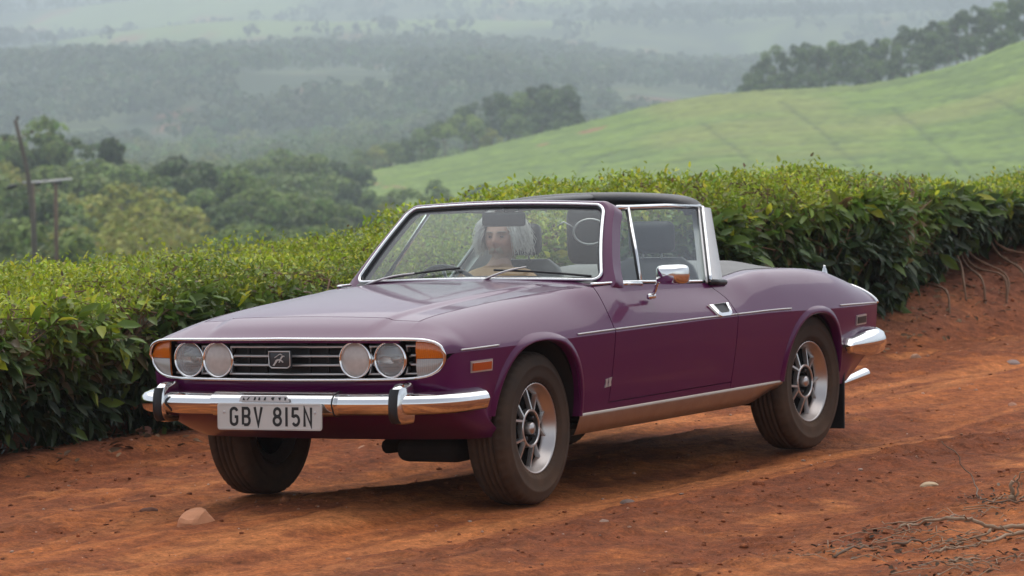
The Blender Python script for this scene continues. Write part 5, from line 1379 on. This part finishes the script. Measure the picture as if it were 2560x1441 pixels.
    arm = catmull([(.255, .765, .828), (.262, .785, .85), (.27, .80, .878), (.275, .835, .905)], 5); arm[:, 1] *= s_
    MB().tube(arm, .0075, 8).obj('mirror_arm', MAT['chrome'], mir)
    MB().box((.255, .760 * s_, .822), (.06, .022, .026), .009, 3).obj('mirror_foot', MAT['chrome'], mir)

# cabin
tub = MB()
tub.box((-.15, 0, .27), (1.5, 1.30, .02)); tub.box((.53, 0, .55), (.02, 1.34, .56)); tub.box((-1.0, 0, .55), (.02, 1.34, .56)); tub.box((-.15, 0, .36), (1.4, .22, .18), .03)
tub.obj('cabin_floor', MAT['seat'], car, smooth=False)
dash = MB().box((.40, 0, .825), (.30, 1.30, .17), .045, 3).obj('dashboard', MAT['vinyl'], car, autosmooth=50)
swc = Vector((.12, -.36, .80)); swn = Vector((-.86, 0, .51)).normalized()
uu = Vector((0, 1, 0)); vv = swn.cross(uu)
sw = MB().tube([swc + (uu * math.cos(a) + vv * math.sin(a)) * .19 for a in np.linspace(0, 2 * pi, 40, endpoint=False)], .011, 8, closed=True)
stw = sw.obj('steering_wheel', MAT['vinyl'], car)
mb = MB()
for a in (0, pi, -pi / 2): mb.tube([swc, swc + (uu * math.cos(a) + vv * math.sin(a)) * .19], .009, 6)
mb.tube([swc, swc - swn * .25], .022, 8); mb.obj('wheel_spokes', MAT['slat'], stw)
for y0 in (-.36, .36):
    back = MB(); n = 14
    P = np.zeros((n, 20, 3))
    for i in range(n):
        t_ = i / (n - 1); z = .46 + .50 * t_; x = -.30 - .20 * t_; hw = .235 + .02 * math.sin(pi * t_) - .06 * max(0, t_ - .8) / .2; th = .075 - .03 * t_
        if i in (0, n - 1): hw *= .82; th *= .5
        for j in range(20):
            a_ = 2 * pi * j / 20; ca, sa = math.cos(a_), math.sin(a_)
            rib = .006 * math.cos(8 * pi * (math.copysign(abs(ca) ** .5, ca))) if sa > 0 else 0
            P[i, j] = (x + (th + rib) * math.copysign(abs(sa) ** .6, sa), y0 + hw * math.copysign(abs(ca) ** .5, ca), z)
    back.grid(P, cv=True, flip=True); back.add(P[0], [tuple(range(20))]); back.add(P[-1], [tuple(range(20))])
    seat = back.obj('seat', MAT['seat'], car)
    MB().box((-.02, y0, .42), (.52, .48, .15), .05, 3).obj('seat_cushion', MAT['seat'], seat)
    MB().box((-.475, y0, 1.055), (.075, .235, .150), .035, 4).obj('headrest', MAT['seat'], seat)
    for s_ in (-.05, .05): MB().tube([(-.475, y0 + s_, 1.0), (-.475, y0 + s_, .93)], .006, 6).obj('headrest_post', MAT['slat'], seat)
bs = MB().box((-.86, 0, .62), (.12, 1.18, .42), .05, 3, Matrix.Rotation(math.radians(-14), 3, 'Y')); bs.box((-.72, 0, .46), (.30, 1.18, .14), .05, 3)
bs.obj('rear_seat', MAT['seat'], car)

# underside, exhaust, mud flaps
un = MB().box((-.25, 0, .285), (2.7, .92, .07), .02); un.box((1.32, .28, .232), (.16, .34, .10), .048, 4); un.box((-1.25, 0, .27), (.16, 1.0, .12), .04)
un.obj('underbody', MAT['under'], car, smooth=False)
MB().tube([(1.2, -.05, .23), (.6, .0, .22), (-.3, .1, .22), (-.7, .2, .22)], .032, 10).obj('exhaust_pipe', MAT['under'], car)
for s_ in (1, -1):
    MB().tube([(-1.95, .47 * s_, .23), (-2.12, .49 * s_, .245), (-2.26, .495 * s_, .262), (-2.37, .50 * s_, .275)], [.014, .018, .025, .029], 14, caps=False).obj('tailpipe', MAT['chrome'], car)
    fl = MB().box((-1.645, .645 * s_, .245), (.010, .20, .36), .003, 1, Matrix.Rotation(math.radians(-4), 3, 'Y'))
    fl.obj('mud_flap', MAT['black'], car, smooth=False)

# wheels
TR = .325
def tyre_mesh():
    seg = 144
    prof = [(.196, -.076), (.200, -.088), (.212, -.0925), (.214, -.0945), (.222, -.0955), (.240, -.098), (.262, -.0985), (.264, -.100), (.272, -.0995), (.274, -.098), (.298, -.092), (.310, -.084), (.3205, -.074), (.3235, -.060)]
    tread = []
    gpos = [-.038, -.0127, .0127, .038]
    for g in gpos: tread += [(.3245, g - .0045), (.3165, g - .003), (.3165, g + .003), (.3245, g + .0045)]
    prof = prof + tread + [(r, -h) for r, h in prof[::-1]]
    P = np.zeros((seg, len(prof), 3))
    for i in range(seg):
        a = 2 * pi * i / seg
        for j, (r, h) in enumerate(prof):
            notch = 0
            if abs(abs(h) - .074) < .0095 and i % 3 == 0: notch = .010
            if abs(abs(h) - .060) < .002 and i % 3 == 0: notch = .009
            rr = r - notch
            tw = .012 * (h / .1) if abs(h) < .07 else .012 * math.copysign(.7, h)
            P[i, j] = (rr * math.cos(a + tw), h, rr * math.sin(a + tw))
    m_ = MB().grid(P, cu=True)
    return mesh('tyre', m_.V, m_.F, MAT['rubber'])
me_tyre = tyre_mesh()
_m = MB().lathe([(.190, .064), (.1945, .075), (.193, .081), (.188, .0815), (.184, .076), (.179, .060), (.171, .052), (.169, .046), (.163, .040), (.158, .022), (.155, .012), (.152, .004), (.150, -.06), (.186, -.075), (.19, -.082)][::-1], 64)
me_rim = mesh('rim', _m.V, _m.F, MAT['alloy'])
_m = MB().lathe([(.0, -.045), (.149, -.045), (.160, .020), (.158, .026), (.09, .030), (.085, .036), (.0, .036)][::-1], 48)
me_disc = mesh('wheel_disc', _m.V, _m.F, simple('wheel_black', (.004, .004, .004), .9, spec=.08))
_m = MB()
for k in range(5):
    for e_ in (-1, 1):
        a0 = 2 * pi * k / 5 + e_ * .10; a1 = 2 * pi * k / 5 + e_ * .30
        p0 = np.array([.074 * math.cos(a0), .060, .074 * math.sin(a0)]); p1 = np.array([.166 * math.cos(a1), .044, .166 * math.sin(a1)])
        d = (p1 - p0); d[1] = 0; d /= np.linalg.norm(d); s2 = np.array([-d[2], 0, d[0]]) * .0046
        V = []
        for p_ in (p0, p1): V += [p_ - s2 * 1.5 - [0, .02, 0], p_ - s2, p_ + s2, p_ + s2 * 1.5 - [0, .02, 0]]
        _m.add(V, [(0, 1, 5, 4), (1, 2, 6, 5), (2, 3, 7, 6), (4, 5, 6, 7), (0, 3, 2, 1)])
_m.lathe([(.083, .02), (.082, .058), (.079, .061), (.073, .061), (.070, .057), (.069, .034)][::-1], 48)
me_spk = mesh('spoke', _m.V, _m.F, MAT['polished'], smooth=False)
_m = MB().lathe([(.026, .030), (.026, .062), (.022, .068), (.0, .070)][::-1], 28)
me_cap = mesh('hub_cap', _m.V, _m.F, MAT['alloy'])
_m = MB().lathe([(.010, .030), (.010, .052), (.007, .055), (0, .055)][::-1], 10)
me_nut = mesh('wheel_nut', _m.V, _m.F, MAT['black'])
for wx, s_, dz, steer, spin in ((1.27, 1, 0, 4, 38), (1.27, -1, .02, 4, 10), (-1.27, 1, 0, 0, 20), (-1.27, -1, 0, 0, 55)):
    wroot = ob('wheel', me_rim, car, (wx, .667 * s_, TR + dz - .001), (0, 0, math.radians(steer) + (0 if s_ > 0 else pi)))
    sp = math.radians(spin)
    ob('tyre', me_tyre, wroot); ob('wheel_disc', me_disc, wroot)
    ob('spokes', me_spk, wroot, rot=(0, sp, 0)); ob('hub_cap', me_cap, wroot)
    for k in range(4):
        a = 2 * pi * k / 4 + sp; ob('wheel_nut', me_nut, wroot, loc=(.052 * math.cos(a), 0, .052 * math.sin(a)))
# ================================================================== DRIVER
def gauss(d, s): return np.exp(-(d / s) ** 2)
person = empty('person', (-.16, -.36, .50))
po = Vector((-.16, -.36, .50))
# body: one skinned surface, seated with both hands on the wheel
J = {'pel': ((-.16, 0, .56), .135), 'sp': ((-.22, 0, .72), .125), 'ch': ((-.27, 0, .84), .135), 'nk0': ((-.295, 0, .925), .060), 'nk1': ((-.300, 0, 1.0), .052)}
for s_, n in ((1, 'L'), (-1, 'R')):
    J['sh' + n] = ((-.275, .165 * s_, .875), .062); J['el' + n] = ((-.10, .235 * s_, .70), .047); J['wr' + n] = ((.085, .165 * s_, .815), .030); J['pm' + n] = ((.125, .160 * s_, .835), .030)
    J['hp' + n] = ((-.10, .10 * s_, .52), .095); J['kn' + n] = ((.30, .13 * s_, .58), .068); J['an' + n] = ((.46, .12 * s_, .36), .045); J['ft' + n] = ((.53, .12 * s_, .34), .038)
E_ = [('pel', 'sp'), ('sp', 'ch'), ('ch', 'nk0'), ('nk0', 'nk1')]
for n in 'LR': E_ += [('ch', 'sh' + n), ('sh' + n, 'el' + n), ('el' + n, 'wr' + n), ('wr' + n, 'pm' + n), ('pel', 'hp' + n), ('hp' + n, 'kn' + n), ('kn' + n, 'an' + n), ('an' + n, 'ft' + n)]
names = list(J)
for s_, n in ((1, 'L'), (-1, 'R')):
    for k in range(5):
        base = Vector(J['pm' + n][0]); off = (-.024 + .016 * k) if k < 4 else -.03
        p1 = base + Vector((.020, s_ * .012, off)); p2 = p1 + Vector((.016, s_ * .020, -.002)); p3 = p2 + Vector((-.012, s_ * .014, 0))
        if k == 4: p1 = base + Vector((-.005, s_ * -.020, .020)); p2 = p1 + Vector((.018, s_ * -.012, .012)); p3 = p2 + Vector((.016, s_ * .004, .004))
        ids = []
        for q, pp in enumerate((p1, p2, p3)): J[f'f{n}{k}{q}'] = (tuple(pp), (.0095, .0085, .0075)[q] * (1.0 if k != 3 else .88)); ids.append(f'f{n}{k}{q}')
        E_ += [('pm' + n, ids[0]), (ids[0], ids[1]), (ids[1], ids[2])]
names = list(J)
me = bpy.data.meshes.new('body'); me.from_pydata([(Vector(J[n][0]) + Vector((0, -.36, 0)) - po) for n in names], [(names.index(a), names.index(b)) for a, b in E_], [])
tmp = bpy.data.objects.new('tmp_body', me); COL.objects.link(tmp)
sm = tmp.modifiers.new('skin', 'SKIN'); 
for i, n in enumerate(names):
    sv = me.skin_vertices[0].data[i]; sv.radius = (J[n][1], J[n][1] * (1.25 if n in ('ch', 'sp', 'pel') else 1.0)); sv.use_root = (n == 'pel')
tmp.modifiers.new('sub', 'SUBSURF').levels = 2
dg = bpy.context.evaluated_depsgraph_get(); ev = tmp.evaluated_get(dg); bm_ = ev.to_mesh()
BV = np.array([v.co for v in bm_.vertices]); BF = [tuple(p_.vertices) for p_ in bm_.polygons]; ev.to_mesh_clear(); bpy.data.objects.remove(tmp)
# head, modelled on a dense globe facing forward (+x)
nu, nv = 56, 44
HC = np.array([-.325, -.36, 1.068]) - np.array(po)
th = np.linspace(0, 2 * pi, nu, endpoint=False); ph = np.linspace(-pi / 2 + .02, pi / 2 - .02, nv)
TH, PH = np.meshgrid(th, ph, indexing='ij')
fx, sy, uz = np.cos(PH) * np.cos(TH), np.cos(PH) * np.sin(TH), np.sin(PH)
X = .098 * fx; Y = .078 * sy; Zz = .122 * uz
front = np.clip(fx, 0, 1)
jaw = sstep(0, -.9, uz); Y = Y * (1 - .28 * jaw); X = X * (1 - .10 * jaw * (fx < 0)) + .010 * jaw * front
X = X - .010 * front ** 4                                    # flatter face
yy_, zz_ = Y, Zz
X = X + .026 * gauss(yy_, .013) * gauss(zz_ + .018, .020) * (fx > .5) + .016 * gauss(yy_, .010) * gauss(zz_ - .008, .026) * (fx > .5)   # nose
for e in (-1, 1):
    X = X - .016 * gauss(yy_ - .031 * e, .017) * gauss(zz_ - .012, .014) * (fx > .3) + .006 * gauss(yy_ - .030 * e, .024) * gauss(zz_ - .034, .010) * (fx > .3) + .006 * gauss(yy_ - .042 * e, .02) * gauss(zz_ + .022, .02) * (fx > .2)
    Y = Y + e * .016 * gauss(X + .005, .018) * gauss(zz_ + .002, .028) * (sy * e > .5)   # ears
X = X - .006 * gauss(yy_, .03) * gauss(zz_ + .060, .006) * (fx > .4) + .006 * gauss(yy_, .024) * gauss(zz_ + .052, .007) * (fx > .4) + .005 * gauss(yy_, .022) * gauss(zz_ + .068, .007) * (fx > .4) + .010 * gauss(yy_, .02) * gauss(zz_ + .10, .016) * (fx > .3)
for e in (-1, 1):
    fold = np.abs(yy_) - (.020 + .45 * np.clip(-.020 - zz_, 0, .05)); X = X - .0045 * gauss(fold, .005) * (zz_ < -.015) * (zz_ > -.075) * (fx > .3) * .5 - .003 * gauss(yy_ - .031 * e, .018) * gauss(zz_ + .006, .005) * (fx > .3)
HV = np.stack([X, Y, Zz], -1)
ang = math.radians(8); ca, sa = math.cos(ang), math.sin(ang)     # head turned a little to his left
HV = np.stack([HV[..., 0] * ca - HV[..., 1] * sa, HV[..., 0] * sa + HV[..., 1] * ca, HV[..., 2]], -1)
hm_ = MB().grid(HV + HC, cu=True); hV, hF = np.array(hm_.V), hm_.F
V = np.concatenate([BV, hV]); F = BF + [tuple(i + len(BV) for i in f) for f in hF]
skin, shirt, trous = np.array([.66, .42, .33]), np.array([.52, .31, .16]), np.array([.05, .06, .08])
cB = np.tile(shirt, (len(BV), 1)); w = BV + np.array(po)
cB[(w[:, 0] > .06) & (w[:, 2] > .75)] = skin; cB[w[:, 2] > .945] = skin; cB[(w[:, 2] < .64) & (w[:, 0] > -.30) & ~((w[:, 0] > .06) & (w[:, 2] > .75))] = trous
lip = gauss(hV[:, 2] - HC[2] + .060, .008) * gauss(hV[:, 1] - HC[1], .03) * (hV[:, 0] > HC[0] + .05); cheek = gauss(hV[:, 2] - HC[2] + .02, .03) * (hV[:, 0] > HC[0] + .03)
cH = skin * (1 + 0 * hV[:, :1]) + (np.array([.55, .20, .15]) - skin) * (.5 * cheek)[:, None]; cH = cH + (np.array([.36, .17, .14]) - cH) * lip[:, None]; stub = gauss(hV[:, 2] - HC[2] + .085, .03) * (hV[:, 0] > HC[0] - .02); cH = cH + (np.array([.50, .42, .38]) - cH) * (.55 * stub)[:, None]
MAT['person'] = attr_diff('skin_and_clothes', .65); MAT['hair'] = attr_diff('hair', .6); MAT['eye'] = simple('eye', (.06, .05, .045), .2)
body = mk('body', V, F, MAT['person'], person, True, np.concatenate([cB, cH]))
def hp_(x, y, z): return HC + np.array([x * ca - y * sa, x * sa + y * ca, z])
for e in (-1, 1):
    mbe = MB()
    for k in range(16): yb_ = (.014 + .034 * k / 15) * e; mbe.tube([hp_(.094 - abs(yb_) * .28, yb_, .030 + .004 * math.sin(k / 5)), hp_(.097 - abs(yb_) * .28, yb_ + .006 * e, .034)], [.0022, .001], 4, caps=False)
    mk('eyebrow', mbe.V, mbe.F, MAT['hair'], body, True, np.tile(np.array([.42, .40, .38]), (len(mbe.V), 1)))
    MB().add(*((lambda A_: ([tuple(q) for q in A_[0]], A_[1]))(((IV * [.004, .010, .0045] + hp_(.079, .031 * e, .010)), [tuple(f) for f in IF])))).obj('eye', MAT['eye'], body)
# long grey hair: cap plus many loose strands
r = np.random.default_rng(5); mb = MB(); hc = []
TH2, PH2 = np.meshgrid(np.linspace(1.15, 2 * pi - 1.15, 40), np.linspace(-.45, pi / 2, 18), indexing='ij')
R_ = 1.13 + .10 * fbm(TH2 * 5, PH2 * 5, 3, 12)
capv = np.stack([.098 * np.cos(PH2) * np.cos(TH2) * R_ - .004, .080 * np.cos(PH2) * np.sin(TH2) * R_, .122 * np.sin(PH2) * R_ + .006], -1)
capv = np.stack([capv[..., 0] * ca - capv[..., 1] * sa, capv[..., 0] * sa + capv[..., 1] * ca, capv[..., 2]], -1) + HC
mb.grid(capv)
for k in range(800):
    t_ = r.uniform(.78, 2 * pi - .78); p0 = r.uniform(.1, 1.45); c_t, s_t = math.cos(t_), math.sin(t_); pts = []
    ln_ = r.uniform(.5, 1.0); wv_ = r.uniform(0, 1)
    for q in range(6):
        f_q = q / 5; el = p0 - f_q * (p0 + .30) * ln_; rr = 1.12 + (.10 + .30 * wv_) * f_q + .08 * r.normal() * f_q
        drop = .09 * max(0, f_q - .55) * ln_; t_ += .05 * math.sin(6 * f_q + 9 * wv_); c_t, s_t = math.cos(t_), math.sin(t_)
        pts.append(hp_(.100 * math.cos(el) * c_t * rr - .006, .080 * math.cos(el) * s_t * rr * (1 + .2 * f_q), .124 * math.sin(el) * rr + .004 - drop))
    mb.tube(pts, [.0022, .0024, .0022, .002, .0016, .0008], 4, caps=False)
hair = mk('hair', mb.V, mb.F, MAT['hair'], body, True, np.tile(np.array([.78, .76, .73]), (len(mb.V), 1)) * r.uniform(.8, 1.15, (len(mb.V), 1)))
mb = MB()
for k in range(90):
    e = r.choice([-1, 1]); y0 = r.uniform(.002, .026) * e; mb.tube([hp_(.094 - abs(y0) * .35, y0, -.045 + r.normal() * .003), hp_(.096 - abs(y0) * .4, y0 + e * .006, -.055), hp_(.090 - abs(y0) * .5, y0 + e * .012, -.064 - abs(y0) * .3)], [.0022, .0024, .001], 4, caps=False)
mk('moustache', mb.V, mb.F, MAT['hair'], body, True, np.tile(np.array([.46, .37, .30]), (len(mb.V), 1)))
tag(person, 'man with long grey hair and moustache in tan shirt driving the car', 'person')
# round device on rods on the passenger side
c0 = bpx(1475, 580, 'y', .22); dv = empty('round_device', (c0[0], c0[1], .93))
o0 = Vector((0, 0, c0[2] - .93))
nrm = Vector((CAM[0] - c0[0], CAM[1] - c0[1], 0)).normalized(); side_ = Vector((-nrm.y, nrm.x, 0))
ringp = [o0 + (side_ * math.cos(a) * .075 + Vector((0, 0, 1)) * math.sin(a) * .058) for a in np.linspace(0, 2 * pi, 32, endpoint=False)]
MB().tube(ringp, .0055, 6, closed=True).obj('rim', MAT['slat'], dv)
MB().add([tuple(p_ - nrm * .012) for p_ in ringp] + [tuple(o0 - nrm * .006)], [(i, (i + 1) % 32, 32) for i in range(32)]).obj('disc', MAT['mirrorback'], dv)
MB().box(tuple(o0 - nrm * .16 - side_ * .01 + Vector((0, 0, -.02))), (.12, .20, .27), .05, 4).obj('housing', MAT['black'], dv)
MB().tube([o0 - nrm * .06, Vector((-.02, .02, .10)), Vector((-.03, .03, -.04))], .009, 6).obj('support_rod', MAT['black'], dv)
MB().tube([o0 - side_ * .07 + Vector((0, 0, .02)), o0 - side_ * .12 + Vector((0, 0, .05)), o0 - side_ * .15 + Vector((0, 0, .03))], .004, 6).obj('clamp_arm', MAT['slat'], dv)
tag(dv, 'dark round device with thin rim on a rod behind the windscreen', 'device')
